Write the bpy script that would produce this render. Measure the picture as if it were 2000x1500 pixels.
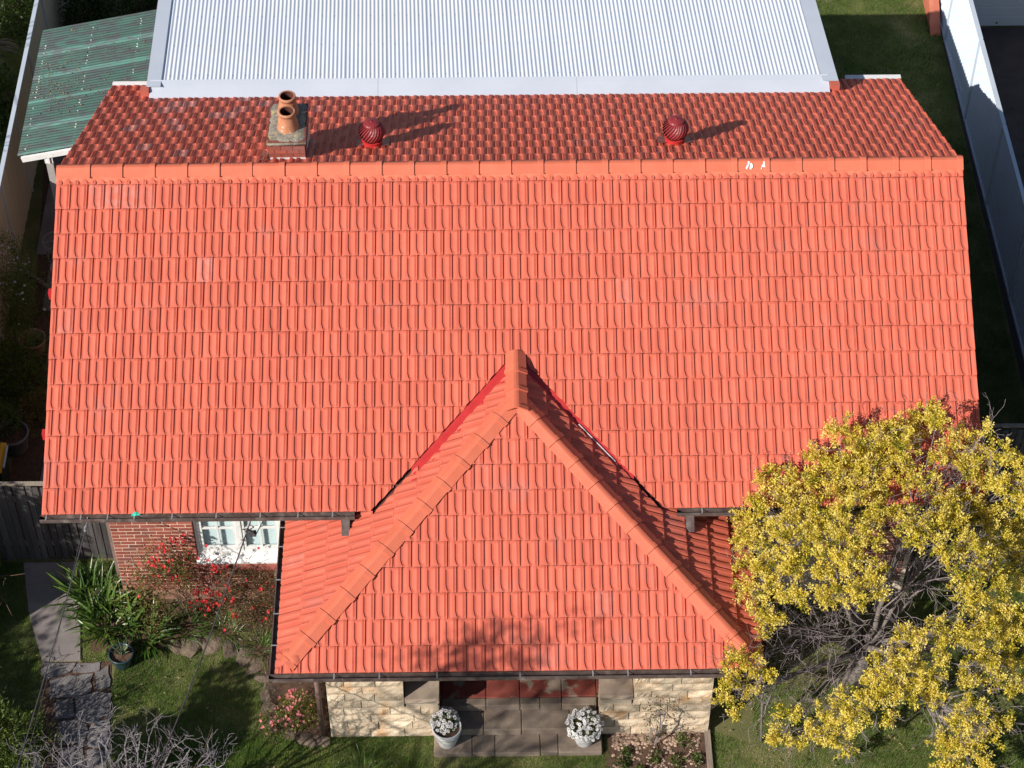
import bpy, bmesh, math, random
import numpy as np
from mathutils import Matrix, Vector

for o in list(bpy.data.objects):
    bpy.data.objects.remove(o)
SC = bpy.context.scene
COL = SC.collection

# ---------------------------------------------------------------- camera, sky, sun, exposure
PITCH, YAW, ROLL = math.radians(48.165), math.radians(0.787), math.radians(0.007)
cam_d = bpy.data.cameras.new("camera")
cam = bpy.data.objects.new("camera", cam_d)
COL.objects.link(cam)
cam_d.sensor_fit = 'HORIZONTAL'
cam_d.sensor_width = 36.0
cam_d.lens = 36.0 * 4291.6 / 2000.0
cam_d.clip_start = 0.5
cam_d.clip_end = 500
fw = Vector((math.sin(YAW) * math.cos(PITCH), math.cos(YAW) * math.cos(PITCH), -math.sin(PITCH)))
rt = Vector((math.cos(YAW), -math.sin(YAW), 0))
up = rt.cross(fw)
cr, sr = math.cos(ROLL), math.sin(ROLL)
rt, up = rt * cr + up * sr, up * cr - rt * sr
CAM = Vector((-0.3336, -26.3252, 29.6002))
cam.matrix_world = Matrix(((rt.x, up.x, -fw.x, CAM.x), (rt.y, up.y, -fw.y, CAM.y),
                           (rt.z, up.z, -fw.z, CAM.z), (0, 0, 0, 1)))
SC.camera = cam

SUN = Vector((1.0, 0.82, -0.82)).normalized()       # direction the light travels
w = bpy.data.worlds.new("World")
SC.world = w
w.use_nodes = True
nt = w.node_tree
nt.nodes.clear()
sky = nt.nodes.new('ShaderNodeTexSky')
sky.sky_type = 'NISHITA'
sky.sun_disc = False
sky.sun_elevation = math.asin(-SUN.z)
sky.sun_rotation = math.atan2(-SUN.x, -SUN.y)
sky.air_density = 1.0
sky.dust_density = 0.6
bg = nt.nodes.new('ShaderNodeBackground')
bg.inputs[1].default_value = 0.066
wo = nt.nodes.new('ShaderNodeOutputWorld')
nt.links.new(sky.outputs[0], bg.inputs[0])
nt.links.new(bg.outputs[0], wo.inputs[0])
sun_d = bpy.data.lights.new("sun", 'SUN')
sun_d.energy = 4.6
sun_d.angle = math.radians(0.55)
sun_d.color = (1.0, 0.94, 0.85)
sun = bpy.data.objects.new("sun", sun_d)
COL.objects.link(sun)
sun.rotation_euler = SUN.to_track_quat('-Z', 'Y').to_euler()
sun.location = (-20, -20, 30)
SC.view_settings.view_transform = 'Standard'
SC.view_settings.look = 'None'
SC.view_settings.gamma = 1.0
SC.view_settings.exposure = 0.40
SC.view_settings.use_curve_mapping = False
SC.render.engine = 'CYCLES'

R = random.Random(7)
NP = np.random.default_rng(7)

# ---------------------------------------------------------------- helpers
def tag(o, label=None, cat=None, group=None, kind=None):
    if label: o['label'] = label
    if cat: o['category'] = cat
    if group: o['group'] = group
    if kind: o['kind'] = kind
    return o

def thing(name, loc, label, cat, group=None):
    o = bpy.data.objects.new(name, None)
    COL.objects.link(o)
    o.location = loc
    o.empty_display_size = 0.2
    return tag(o, label, cat, group)

def root_loc(o):
    while o is not None and o.parent is not None:
        o = o.parent
    return Vector(o.location) if o is not None else Vector((0, 0, 0))

def link(name, me, parent=None, mat=None):
    o = bpy.data.objects.new(name, me)
    COL.objects.link(o)
    if parent is not None:
        o.parent = parent
    if mat is not None and len(me.materials) == 0:
        me.materials.append(mat)
    return o

class MB:
    """collects verts and faces (world coordinates) for ONE mesh object"""
    def __init__(s):
        s.v = []; s.f = []; s.t = []
    def add(s, vs, fs, tint=0.0):
        b = len(s.v)
        s.v.extend([tuple(p) for p in vs])
        s.f.extend([tuple(i + b for i in f) for f in fs])
        s.t.extend([tint] * len(fs))
        return s
    def box(s, x0, x1, y0, y1, z0, z1, tint=0.0):
        vs = [(x0, y0, z0), (x1, y0, z0), (x1, y1, z0), (x0, y1, z0), (x0, y0, z1), (x1, y0, z1), (x1, y1, z1), (x0, y1, z1)]
        return s.add(vs, [(3, 2, 1, 0), (4, 5, 6, 7), (0, 1, 5, 4), (1, 2, 6, 5), (2, 3, 7, 6), (3, 0, 4, 7)], tint)
    def bar(s, a, b, w, h, upv=(0, 0, 1), tint=0.0):
        a = Vector(a); b = Vector(b); d = (b - a).normalized(); u = Vector(upv)
        r = d.cross(u).normalized(); u = r.cross(d).normalized()
        vs = []
        for p in (a, b):
            for i, j in ((-1, -1), (1, -1), (1, 1), (-1, 1)):
                vs.append(p + r * i * w / 2 + u * j * h / 2)
        return s.add(vs, [(3, 2, 1, 0), (4, 5, 6, 7), (0, 1, 5, 4), (1, 2, 6, 5), (2, 3, 7, 6), (3, 0, 4, 7)], tint)
    def tube(s, pts, rad, n=6, cap=True, tint=0.0):
        pts = [Vector(p) for p in pts]
        if not hasattr(rad, '__len__'): rad = [rad] * len(pts)
        vs = []; fs = []
        pr = None
        for i, p in enumerate(pts):
            d = (pts[min(i + 1, len(pts) - 1)] - pts[max(i - 1, 0)])
            d = d.normalized() if d.length > 1e-9 else Vector((0, 0, 1))
            if pr is None:
                a = Vector((0, 0, 1)) if abs(d.z) < .9 else Vector((1, 0, 0))
                r = d.cross(a).normalized()
            else:
                r = (pr - d * pr.dot(d))
                r = r.normalized() if r.length > 1e-6 else d.orthogonal().normalized()
            pr = r
            u = d.cross(r)
            for k in range(n):
                an = 2 * math.pi * k / n
                vs.append(p + (r * math.cos(an) + u * math.sin(an)) * rad[i])
        for i in range(len(pts) - 1):
            for k in range(n):
                k2 = (k + 1) % n
                fs.append((i * n + k, i * n + k2, (i + 1) * n + k2, (i + 1) * n + k))
        if cap:
            fs.append(tuple(range(n - 1, -1, -1)))
            fs.append(tuple((len(pts) - 1) * n + k for k in range(n)))
        return s.add(vs, fs, tint)
    def lathe(s, c, prof, n=24, tint=0.0, cap_bottom=False):
        cx, cy, cz = c; vs = []; fs = []
        for r, z in prof:
            for k in range(n):
                an = 2 * math.pi * k / n
                vs.append((cx + r * math.cos(an), cy + r * math.sin(an), cz + z))
        for i in range(len(prof) - 1):
            for k in range(n):
                k2 = (k + 1) % n
                fs.append((i * n + k, i * n + k2, (i + 1) * n + k2, (i + 1) * n + k))
        if cap_bottom: fs.append(tuple(range(n - 1, -1, -1)))
        return s.add(vs, fs, tint)
    def grid(s, P, nu, nv, tint=0.0):
        fs = []
        for j in range(nv - 1):
            for i in range(nu - 1):
                a = j * nu + i
                fs.append((a, a + 1, a + nu + 1, a + nu))
        return s.add(P, fs, tint)
    def build(s, name, mat, parent=None, smooth=False, kind=None, label=None):
        L = root_loc(parent)
        me = bpy.data.meshes.new(name)
        me.from_pydata([(p[0] - L.x, p[1] - L.y, p[2] - L.z) for p in s.v], [], s.f)
        if any(s.t):
            at = me.attributes.new("tint", 'FLOAT', 'FACE')
            at.data.foreach_set("value", np.array(s.t, dtype=np.float32))
        if smooth: me.polygons.foreach_set("use_smooth", [True] * len(me.polygons))
        me.update()
        o = link(name, me, parent, mat)
        return tag(o, label, None, None, kind)

def quads(name, V, mat, parent=None, tint=None, kind=None, k=4, normals=None):
    """V: (n,k,3) world array -> one mesh of n faces, with a per-face tint"""
    V = np.asarray(V, dtype=np.float32)
    n = len(V)
    L = root_loc(parent)
    V = V - np.array([L.x, L.y, L.z], dtype=np.float32)
    me = bpy.data.meshes.new(name)
    me.vertices.add(n * k)
    me.vertices.foreach_set("co", V.reshape(-1))
    me.loops.add(n * k)
    me.loops.foreach_set("vertex_index", np.arange(n * k, dtype=np.int32))
    me.polygons.add(n)
    me.polygons.foreach_set("loop_start", np.arange(0, n * k, k, dtype=np.int32))
    me.update(calc_edges=True)
    if tint is not None:
        at = me.attributes.new("tint", 'FLOAT', 'FACE')
        at.data.foreach_set("value", np.asarray(tint, dtype=np.float32))
    me.validate()
    o = link(name, me, parent, mat)
    return tag(o, None, None, None, kind)

def unit(a):
    return a / np.maximum(np.linalg.norm(a, axis=-1, keepdims=True), 1e-9)

def leaf_quads(P, D, length, width, droop=0.0, face=None):
    """leaf diamonds at P pointing along D (n,3), sized per leaf"""
    n = len(P)
    D = unit(D)
    A = NP.normal(size=(n, 3)) if face is None else face + NP.normal(size=(n, 3)) * .55
    B = unit(np.cross(D, A))
    length = np.broadcast_to(np.asarray(length, dtype=float).reshape(-1, 1), (n, 1))
    width = np.broadcast_to(np.asarray(width, dtype=float).reshape(-1, 1), (n, 1))
    mid = P + D * length * .5
    tip = P + D * length + np.array([0, 0, -1.0]) * droop * length
    return np.stack([P, mid + B * width * .5, tip, mid - B * width * .5], 1)

# ---------------------------------------------------------------- materials (procedural)
def mat(name, c1, c2=None, scale=6.0, rough=0.75, bump=0.0, bscale=60.0, tint=0.0, spec=0.4, metal=0.0,
        detail=6.0, lo=0.35, hi=0.65, c3=None, s3=2.0, t3=(0.6, 0.7), stretch=None, coat=0.0, dust=None):
    m = bpy.data.materials.new(name)
    m.use_nodes = True
    t = m.node_tree
    N = t.nodes; Lk = t.links
    b = N['Principled BSDF']
    b.inputs['Roughness'].default_value = rough
    b.inputs['Metallic'].default_value = metal
    b.inputs['Specular IOR Level'].default_value = spec
    if coat: b.inputs['Coat Weight'].default_value = coat
    geo = N.new('ShaderNodeNewGeometry')
    pos = geo.outputs['Position']
    if stretch:
        mp = N.new('ShaderNodeMapping')
        mp.inputs['Scale'].default_value = stretch
        Lk.new(pos, mp.inputs[0]); pos = mp.outputs[0]
    def noise(sc, det, off=0.0):
        n = N.new('ShaderNodeTexNoise')
        n.inputs['Scale'].default_value = sc
        n.inputs['Detail'].default_value = det
        Lk.new(pos, n.inputs['Vector'])
        return n.outputs['Fac']
    def ramp(fac, a, bb):
        r = N.new('ShaderNodeMapRange')
        r.inputs[1].default_value = a; r.inputs[2].default_value = bb
        Lk.new(fac, r.inputs[0])
        return r.outputs[0]
    def mix(f, a, bb):
        x = N.new('ShaderNodeMix'); x.data_type = 'RGBA'
        if isinstance(f, float): x.inputs[0].default_value = f
        else: Lk.new(f, x.inputs[0])
        for s, i in ((a, 6), (bb, 7)):
            if isinstance(s, tuple): x.inputs[i].default_value = (*s, 1)
            else: Lk.new(s, x.inputs[i])
        return x.outputs[2]
    col = mix(ramp(noise(scale, detail), lo, hi), c1, c2 or c1)
    if c3: col = mix(ramp(noise(s3, 8.0), *t3), col, c3)
    if tint:
        a1 = N.new('ShaderNodeAttribute'); a1.attribute_type = 'GEOMETRY'; a1.attribute_name = 'tint'
        a2 = N.new('ShaderNodeAttribute'); a2.attribute_type = 'OBJECT'; a2.attribute_name = 'tint'
        ad = N.new('ShaderNodeMath'); ad.operation = 'ADD'
        Lk.new(a1.outputs['Fac'], ad.inputs[0]); Lk.new(a2.outputs['Fac'], ad.inputs[1])
        mu = N.new('ShaderNodeMath'); mu.operation = 'MULTIPLY_ADD'
        mu.inputs[1].default_value = tint; mu.inputs[2].default_value = 1.0
        Lk.new(ad.outputs[0], mu.inputs[0])
        hs = N.new('ShaderNodeHueSaturation')
        Lk.new(mu.outputs[0], hs.inputs['Value']); Lk.new(col, hs.inputs['Color'])
        col = hs.outputs[0]
    if dust:
        a1 = N.new('ShaderNodeAttribute'); a1.attribute_name = 'dust'
        a2 = N.new('ShaderNodeAttribute'); a2.attribute_type = 'OBJECT'; a2.attribute_name = 'dust'
        ad = N.new('ShaderNodeMath'); ad.operation = 'ADD'
        Lk.new(a1.outputs['Fac'], ad.inputs[0]); Lk.new(a2.outputs['Fac'], ad.inputs[1])
        dm = N.new('ShaderNodeMath'); dm.operation = 'MULTIPLY'
        Lk.new(ad.outputs[0], dm.inputs[0]); Lk.new(ramp(noise(9.0, 8.0), .25, .75), dm.inputs[1])
        col = mix(dm.outputs[0], col, dust)
    Lk.new(col, b.inputs['Base Color'])
    if bump:
        bp = N.new('ShaderNodeBump')
        bp.inputs['Strength'].default_value = bump
        bp.inputs['Distance'].default_value = 0.02
        Lk.new(noise(bscale, 8.0), bp.inputs['Height'])
        Lk.new(bp.outputs[0], b.inputs['Normal'])
    return m

def leafmat(name, stops, rough=0.5, trans=0.3, spec=0.35):
    """leaf colour picked by the per-leaf tint (0..1)"""
    m = bpy.data.materials.new(name)
    m.use_nodes = True
    N = m.node_tree.nodes; Lk = m.node_tree.links
    b = N['Principled BSDF']
    b.inputs['Roughness'].default_value = rough
    b.inputs['Specular IOR Level'].default_value = spec
    a1 = N.new('ShaderNodeAttribute'); a1.attribute_name = 'tint'
    a2 = N.new('ShaderNodeAttribute'); a2.attribute_type = 'OBJECT'; a2.attribute_name = 'tint'
    ad = N.new('ShaderNodeMath'); ad.operation = 'ADD'
    Lk.new(a1.outputs['Fac'], ad.inputs[0]); Lk.new(a2.outputs['Fac'], ad.inputs[1])
    r = N.new('ShaderNodeValToRGB')
    e = r.color_ramp.elements
    for i, (p, c) in enumerate(stops):
        el = e[i] if i < 2 else e.new(p)
        el.position = p; el.color = (*c, 1)
    Lk.new(ad.outputs[0], r.inputs[0])
    Lk.new(r.outputs[0], b.inputs['Base Color'])
    tr = N.new('ShaderNodeBsdfTranslucent')
    Lk.new(r.outputs[0], tr.inputs[0])
    mx = N.new('ShaderNodeMixShader')
    mx.inputs[0].default_value = trans
    Lk.new(b.outputs[0], mx.inputs[1]); Lk.new(tr.outputs[0], mx.inputs[2])
    Lk.new(mx.outputs[0], N['Material Output'].inputs[0])
    return m

MT = {}
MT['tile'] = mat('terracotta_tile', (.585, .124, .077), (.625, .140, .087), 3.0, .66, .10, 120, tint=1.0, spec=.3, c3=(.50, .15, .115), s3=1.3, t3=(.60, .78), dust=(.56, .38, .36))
MT['cap'] = mat('ridge_cap_clay', (.64, .160, .090), (.60, .142, .078), 4.0, .65, .15, 40, tint=1.0, spec=.35)
MT['pointing'] = mat('coral_pointing', (.58, .15, .08), (.66, .2, .12), 9.0, .8, .4, 80)
MT['underlay'] = mat('roof_underlay', (.10, .03, .022), (.14, .04, .03), 8, .9)
MT['redmetal'] = mat('red_painted_flashing', (.52, .035, .035), (.45, .03, .03), 5, .4, tint=1.0, spec=.5)
MT['gutter'] = mat('brown_gutter', (.085, .055, .05), (.13, .10, .09), 7, .5, .1, 50, c3=(.22, .19, .17), s3=6, t3=(.55, .75))
MT['steel'] = mat('galvanised_strap', (.33, .33, .34), (.24, .24, .25), 20, .5)
MT['leadflash'] = mat('painted_lead_flashing', (.62, .63, .66), (.5, .52, .57), 9, .5, .2, 30)
MT['mortar'] = mat('cream_mortar', (.72, .58, .45), (.80, .66, .52), 14, .9, .3, 120)
MT['brick'] = mat('red_brick', (.33, .085, .055), (.27, .075, .055), 9, .85, .35, 130, tint=1.0, c3=(.24, .09, .08), s3=3, t3=(.5, .7))
MT['redpaint'] = mat('red_painted_sill', (.42, .13, .11), (.36, .10, .085), 8, .8, .3, 50)
MT['stone'] = mat('sandstone', (.53, .41, .29), (.66, .54, .40), 6, .92, .7, 45, tint=1.0, c3=(.52, .31, .16), s3=2.6, t3=(.54, .70))
MT['stonejoint'] = mat('sandstone_joint', (.40, .33, .25), (.48, .40, .31), 10, .95, .4, 80)
MT['slab'] = mat('sandstone_slab', (.20, .15, .115), (.29, .23, .175), 3.2, .9, .35, 60, tint=1.0, c3=(.20, .155, .13), s3=5, t3=(.5, .68))
MT['redfloor'] = mat('worn_red_floor_paint', (.21, .048, .036), (.27, .065, .048), 5, .7, .25, 60, tint=1.0, c3=(.30, .23, .175), s3=2.6, t3=(.55, .60))
MT['white'] = mat('weathered_white_paint', (.72, .72, .72), (.80, .80, .79), 8, .55, .15, 60, c3=(.42, .38, .35), s3=9, t3=(.62, .75))
MT['whiteclean'] = mat('white_sheet_steel', (.70, .74, .83), (.74, .78, .86), .7, .38, spec=.5)
MT['flashwhite'] = mat('white_flashing', (.52, .565, .65), (.56, .605, .69), 1.3, .45, .03, 15, spec=.45)
MT['glass'] = mat('window_glass', (.25, .30, .33), (.32, .38, .40), 3, .06, spec=.8)
MT['blind'] = mat('window_blind', (.62, .70, .72), (.68, .75, .77), 4, .7)
MT['render'] = mat('grey_render', (.35, .33, .32), (.42, .4, .39), 2, .9, .3, 40)
MT['capconc'] = mat('lichen_concrete', (.33, .30, .25), (.18, .16, .13), 16, .95, .9, 40, c3=(.42, .33, .14), s3=11, t3=(.56, .66))
MT['pot_clay'] = mat('terracotta_flue', (.44, .17, .09), (.50, .22, .12), 9, .8, .3, 60, c3=(.72, .55, .45), s3=9, t3=(.64, .74))
MT['soot'] = mat('sooty_flue', (.10, .03, .02), (.06, .02, .015), 6, .9)
MT['vent'] = mat('maroon_enamel', (.22, .024, .03), (.27, .034, .038), 14, .42, spec=.4, tint=1.0)
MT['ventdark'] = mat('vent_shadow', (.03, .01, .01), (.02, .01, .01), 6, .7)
MT['fence_white'] = mat('white_fence_steel', (.60, .70, .84), (.64, .74, .87), 1.2, .45)
MT['fence_cream'] = mat('cream_fence_steel', (.50, .43, .32), (.46, .40, .30), 1.5, .5)
MT['fence_rail'] = mat('fence_rail_steel', (.52, .58, .66), (.48, .54, .62), 3, .4)
MT['paling'] = mat('weathered_paling', (.06, .053, .054), (.105, .094, .092), 6, .95, .7, 30, tint=1.0, stretch=(1, 1, .12))
MT['timber'] = mat('weathered_timber', (.22, .17, .135), (.31, .26, .21), 12, .9, .5, 40, stretch=(1, .15, 1))
MT['concrete'] = mat('path_concrete', (.19, .165, .16), (.26, .225, .215), 2.5, .95, .35, 80, c3=(.18, .16, .15), s3=1.5, t3=(.5, .7))
MT['flag'] = mat('dark_flagstone', (.13, .12, .125), (.22, .20, .195), 4, .9, .6, 45, tint=1.0)
MT['soil'] = mat('garden_soil', (.075, .045, .03), (.13, .075, .05), 14, 1, 1.0, 60)
MT['rock'] = mat('garden_rock', (.11, .08, .058), (.21, .155, .115), 6, .95, 1.0, 30, tint=1.0)
MT['pebble'] = mat('bed_pebble', (.40, .28, .21), (.28, .19, .14), 9, .85, .3, 60, tint=1.0)
MT['asphalt'] = mat('driveway_asphalt', (.055, .043, .042), (.075, .06, .057), 3, .95, .8, 160, c3=(.10, .085, .08), s3=40, t3=(.62, .7))
MT['ground'] = mat('lawn_soil', (.095, .11, .035), (.16, .15, .06), 2.2, 1, .9, 50, c3=(.24, .20, .11), s3=1.1, t3=(.54, .76))
MT['bark'] = mat('grey_bark', (.16, .135, .12), (.24, .205, .19), 12, .95, .6, 40)
MT['twig'] = mat('pale_twig', (.15, .12, .125), (.27, .225, .23), 8, .9)
MT['twigwhite'] = mat('lichen_twig', (.27, .24, .26), (.17, .15, .16), 14, .9, .3, 60)
MT['stem'] = mat('brown_stem', (.12, .07, .05), (.18, .11, .075), 9, .9)
MT['urn'] = mat('white_urn_paint', (.72, .71, .70), (.62, .60, .58), 8, .6, .2, 50, c3=(.45, .42, .4), s3=12, t3=(.63, .75))
MT['teal'] = mat('teal_glaze', (.018, .04, .05), (.03, .06, .075), 6, .3, spec=.6)
MT['plasticgrey'] = mat('grey_plastic_pot', (.16, .155, .165), (.20, .19, .2), 5, .6)
MT['claypot'] = mat('clay_pot', (.34, .20, .13), (.42, .26, .18), 7, .85, .2, 50)
MT['yellow'] = mat('yellow_plastic', (.72, .40, .01), (.66, .36, .01), 5, .45)
MT['binbody'] = mat('dark_green_plastic', (.015, .03, .022), (.02, .035, .03), 5, .5)
MT['wire'] = mat('grey_wire', (.30, .30, .32), (.2, .2, .21), 20, .6)
MT['cable'] = mat('black_cable', (.06, .055, .06), (.10, .09, .10), 20, .7)
MT['pvc'] = mat('dull_pvc', (.30, .26, .2), (.22, .19, .15), 9, .7)
MT['rag'] = mat('teal_plastic_scrap', (.03, .48, .34), (.04, .55, .4), 9, .5)
MT['straw'] = mat('dry_grass', (.30, .22, .12), (.20, .14, .08), 9, .9)
MT['door'] = mat('garage_door_steel', (.62, .6, .62), (.58, .56, .58), 2, .5)
MT['wedge'] = mat('orange_red_paint', (.42, .12, .07), (.48, .15, .09), 4, .7)

LM = {}
LM['gold'] = leafmat('golden_leaf', [(0, (.09, .12, .01)), (.25, (.38, .35, .028)), (.55, (.76, .60, .065)), (1, (.87, .73, .20))], .55, .35)
LM['strap'] = leafmat('strap_leaf', [(0, (.02, .05, .008)), (.5, (.06, .13, .018)), (1, (.16, .24, .045))], .35, .22, .5)
LM['bushred'] = leafmat('quince_leaf', [(0, (.05, .07, .015)), (.5, (.14, .13, .03)), (1, (.24, .19, .06))], .5, .25)
LM['bushbrown'] = leafmat('nandina_leaf', [(0, (.06, .035, .02)), (.4, (.13, .07, .04)), (.7, (.15, .14, .04)), (1, (.28, .15, .09))], .55, .25)
LM['green'] = leafmat('green_leaf', [(0, (.025, .05, .01)), (.5, (.075, .12, .02)), (1, (.17, .21, .045))], .45, .3)
LM['azalea'] = leafmat('azalea_leaf', [(0, (.07, .10, .015)), (.5, (.22, .24, .045)), (1, (.42, .38, .10))], .5, .3)
LM['redflower'] = leafmat('red_petal', [(0, (.45, .012, .018)), (1, (.75, .04, .05))], .5, .25)
LM['pinkflower'] = leafmat('pink_petal', [(0, (.62, .12, .16)), (1, (.80, .30, .32))], .5, .25)
LM['whiteflower'] = leafmat('white_petal', [(0, (.62, .60, .62)), (1, (.82, .80, .80))], .5, .2)
LM['aloe'] = leafmat('aloe_leaf', [(0, (.08, .13, .07)), (1, (.2, .27, .15))], .4, .1)
LM['grass'] = leafmat('grass_blade', [(0, (.05, .11, .012)), (.5, (.13, .23, .03)), (.78, (.27, .31, .07)), (1, (.50, .41, .19))], .6, .3)
LM['palm'] = leafmat('palm_leaf', [(0, (.10, .09, .08)), (1, (.2, .18, .16))], .6, .2)

# ---------------------------------------------------------------- setting: ground
def plate(mb, pts, z, tint=0.0):
    mb.add([(x, y, z) for x, y in pts], [tuple(range(len(pts)))], tint)
def signed_ccw(pts):
    a = sum(p[0] * q[1] - q[0] * p[1] for p, q in zip(pts, pts[1:] + pts[:1]))
    return pts if a > 0 else pts[::-1]
def slab(mb, pts, z0, z1, tint=0.0):
    pts = signed_ccw(list(pts)); n = len(pts)
    vs = [(x, y, z0) for x, y in pts] + [(x, y, z1) for x, y in pts]
    mb.add(vs, [tuple(range(n, 2 * n))] + [(i, (i + 1) % n, n + (i + 1) % n, n + i) for i in range(n)], tint)

g = MB()
plate(g, [(-120, -120), (120, -120), (120, 120), (-120, 120)], 0)
tag(g.build('ground', MT['ground']), kind='structure')
g = MB(); plate(g, [(9.42, -30), (40, -30), (40, 10.14), (9.2, 10.14)], .012)
tag(g.build('driveway', MT['asphalt']), kind='structure')
g = MB()
slab(g, [(-8.25, -3.78), (-7.3, -3.78), (-7.06, -5.78), (-7.68, -5.78), (-8.02, -4.83)], -.05, .03)
tag(g.build('concrete_path', MT['concrete']), kind='structure')
g = MB()
plate(g, [(-9.25, 7.0), (-7.25, 7.0), (-6.5, -3.6), (-8.75, -3.6), (-8.75, 1), (-9.0, 4)], .006)
tag(g.build('side_path', MT['soil']), kind='structure')
g = MB()
for (x0, x1, y0, y1) in ((-9.0, -7.2, 3.6, 6.9), (-8.7, -7.0, 2.1, 3.58), (-8.45, -6.9, .6, 2.08), (-8.2, -6.8, -1.0, .58), (-8.2, -6.8, -2.6, -1.02)):
    slab(g, [(x0, y0), (x1, y0), (x1, y1), (x0, y1)], -.02, .03)
tag(g.build('side_pavement', MT['concrete']), kind='structure')
# stone flag path with single flagstones
sp = tag(MB().add([(-7.68, -5.8, .008), (-6.55, -5.8, .008), (-6.42, -8.6, .008), (-7.28, -8.6, .008)], [(0, 3, 2, 1)]).build('stone_path', MT['soil']), kind='structure')
flags = [[(-7.66, -5.82), (-7.15, -5.84), (-7.2, -6.02), (-7.52, -6.12), (-7.66, -6.05)], [(-7.1, -5.84), (-6.72, -5.82), (-6.75, -6.0), (-7.15, -6.0)],
         [(-7.5, -6.16), (-7.18, -6.06), (-6.85, -6.05), (-6.82, -6.38), (-7.1, -6.48), (-7.46, -6.5)], [(-6.78, -6.04), (-6.6, -5.9), (-6.52, -6.3), (-6.76, -6.34)],
         [(-7.36, -6.55), (-7.1, -6.53), (-7.05, -6.86), (-7.34, -6.9)], [(-7.04, -6.5), (-6.72, -6.4), (-6.5, -6.42), (-6.48, -6.85), (-6.8, -6.95), (-7.0, -6.9)],
         [(-7.3, -6.95), (-6.98, -6.92), (-6.8, -7.0), (-6.84, -7.35), (-7.22, -7.4)], [(-6.76, -7.0), (-6.46, -6.9), (-6.42, -7.45), (-6.78, -7.4)],
         [(-7.2, -7.45), (-6.82, -7.4), (-6.8, -7.85), (-7.15, -7.9)], [(-6.76, -7.45), (-6.42, -7.5), (-6.4, -7.95), (-6.74, -7.9)],
         [(-7.12, -7.95), (-6.76, -7.92), (-6.74, -8.4), (-7.1, -8.4)], [(-6.72, -7.95), (-6.4, -8.0), (-6.4, -8.4), (-6.7, -8.4)]]
for p in flags:
    m = MB(); qc = np.mean(p, 0); pp = []
    for (xa, ya), (xb, yb) in zip(p, p[1:] + p[:1]):
        for u in (0, .33, .67):
            jx, jy = R.gauss(0, .014), R.gauss(0, .014)
            pp.append(((xa * (1 - u) + xb * u) + jx + (xa - qc[0]) * .03, (ya * (1 - u) + yb * u) + jy + (ya - qc[1]) * .03))
    slab(m, pp, 0, R.uniform(.022, .034))
    o = m.build('flagstone', MT['flag'], sp); o['tint'] = R.uniform(-.25, .25)

# bed of soil along the brick wall and the porch corner
bedpts = [(-6.46, -4.5), (-3.3, -4.5), (-2.95, -7.25), (-3.25, -7.38), (-3.66, -7.2), (-3.92, -6.8), (-4.02, -6.2), (-4.2, -5.88), (-4.5, -5.58), (-4.85, -5.42), (-5.35, -5.45), (-6.1, -5.62), (-6.9, -5.6), (-7.1, -4.6), (-6.9, -4.0)]
g = MB(); slab(g, bedpts, -.02, .05)
tag(g.build('garden_bed', MT['soil']), kind='structure')
g = MB(); slab(g, [(1.38, -7.25), (2.97, -7.2), (2.96, -9), (1.4, -9)], -.02, .02)
tag(g.build('planting_bed', MT['soil']), kind='structure')

# ---------------------------------------------------------------- the house
TH = math.radians(26.79)
CT, ST, TT = math.cos(TH), math.sin(TH), math.tan(TH)
RZ, A, EZ, W = 5.45, 5.032, 2.909, 7.316
PZ, PY, PX0, PX1 = 2.17, -7.54, -3.60, 3.69          # porch eave height, front edge, sides
PXM = (PX0 + PX1) / 2; PH = (PX1 - PX0) / 2
PRZ = PZ + PH * TT                                       # porch ridge height
PAY = PY + PH                                            # hip apex
PRY = -(RZ - PRZ) / TT                                  # ridge end on the main slope
house = thing('house', (0, 0, 0), 'brick house under a coral tiled gable roof with hipped porch and white metal rear roof', 'house')

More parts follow.
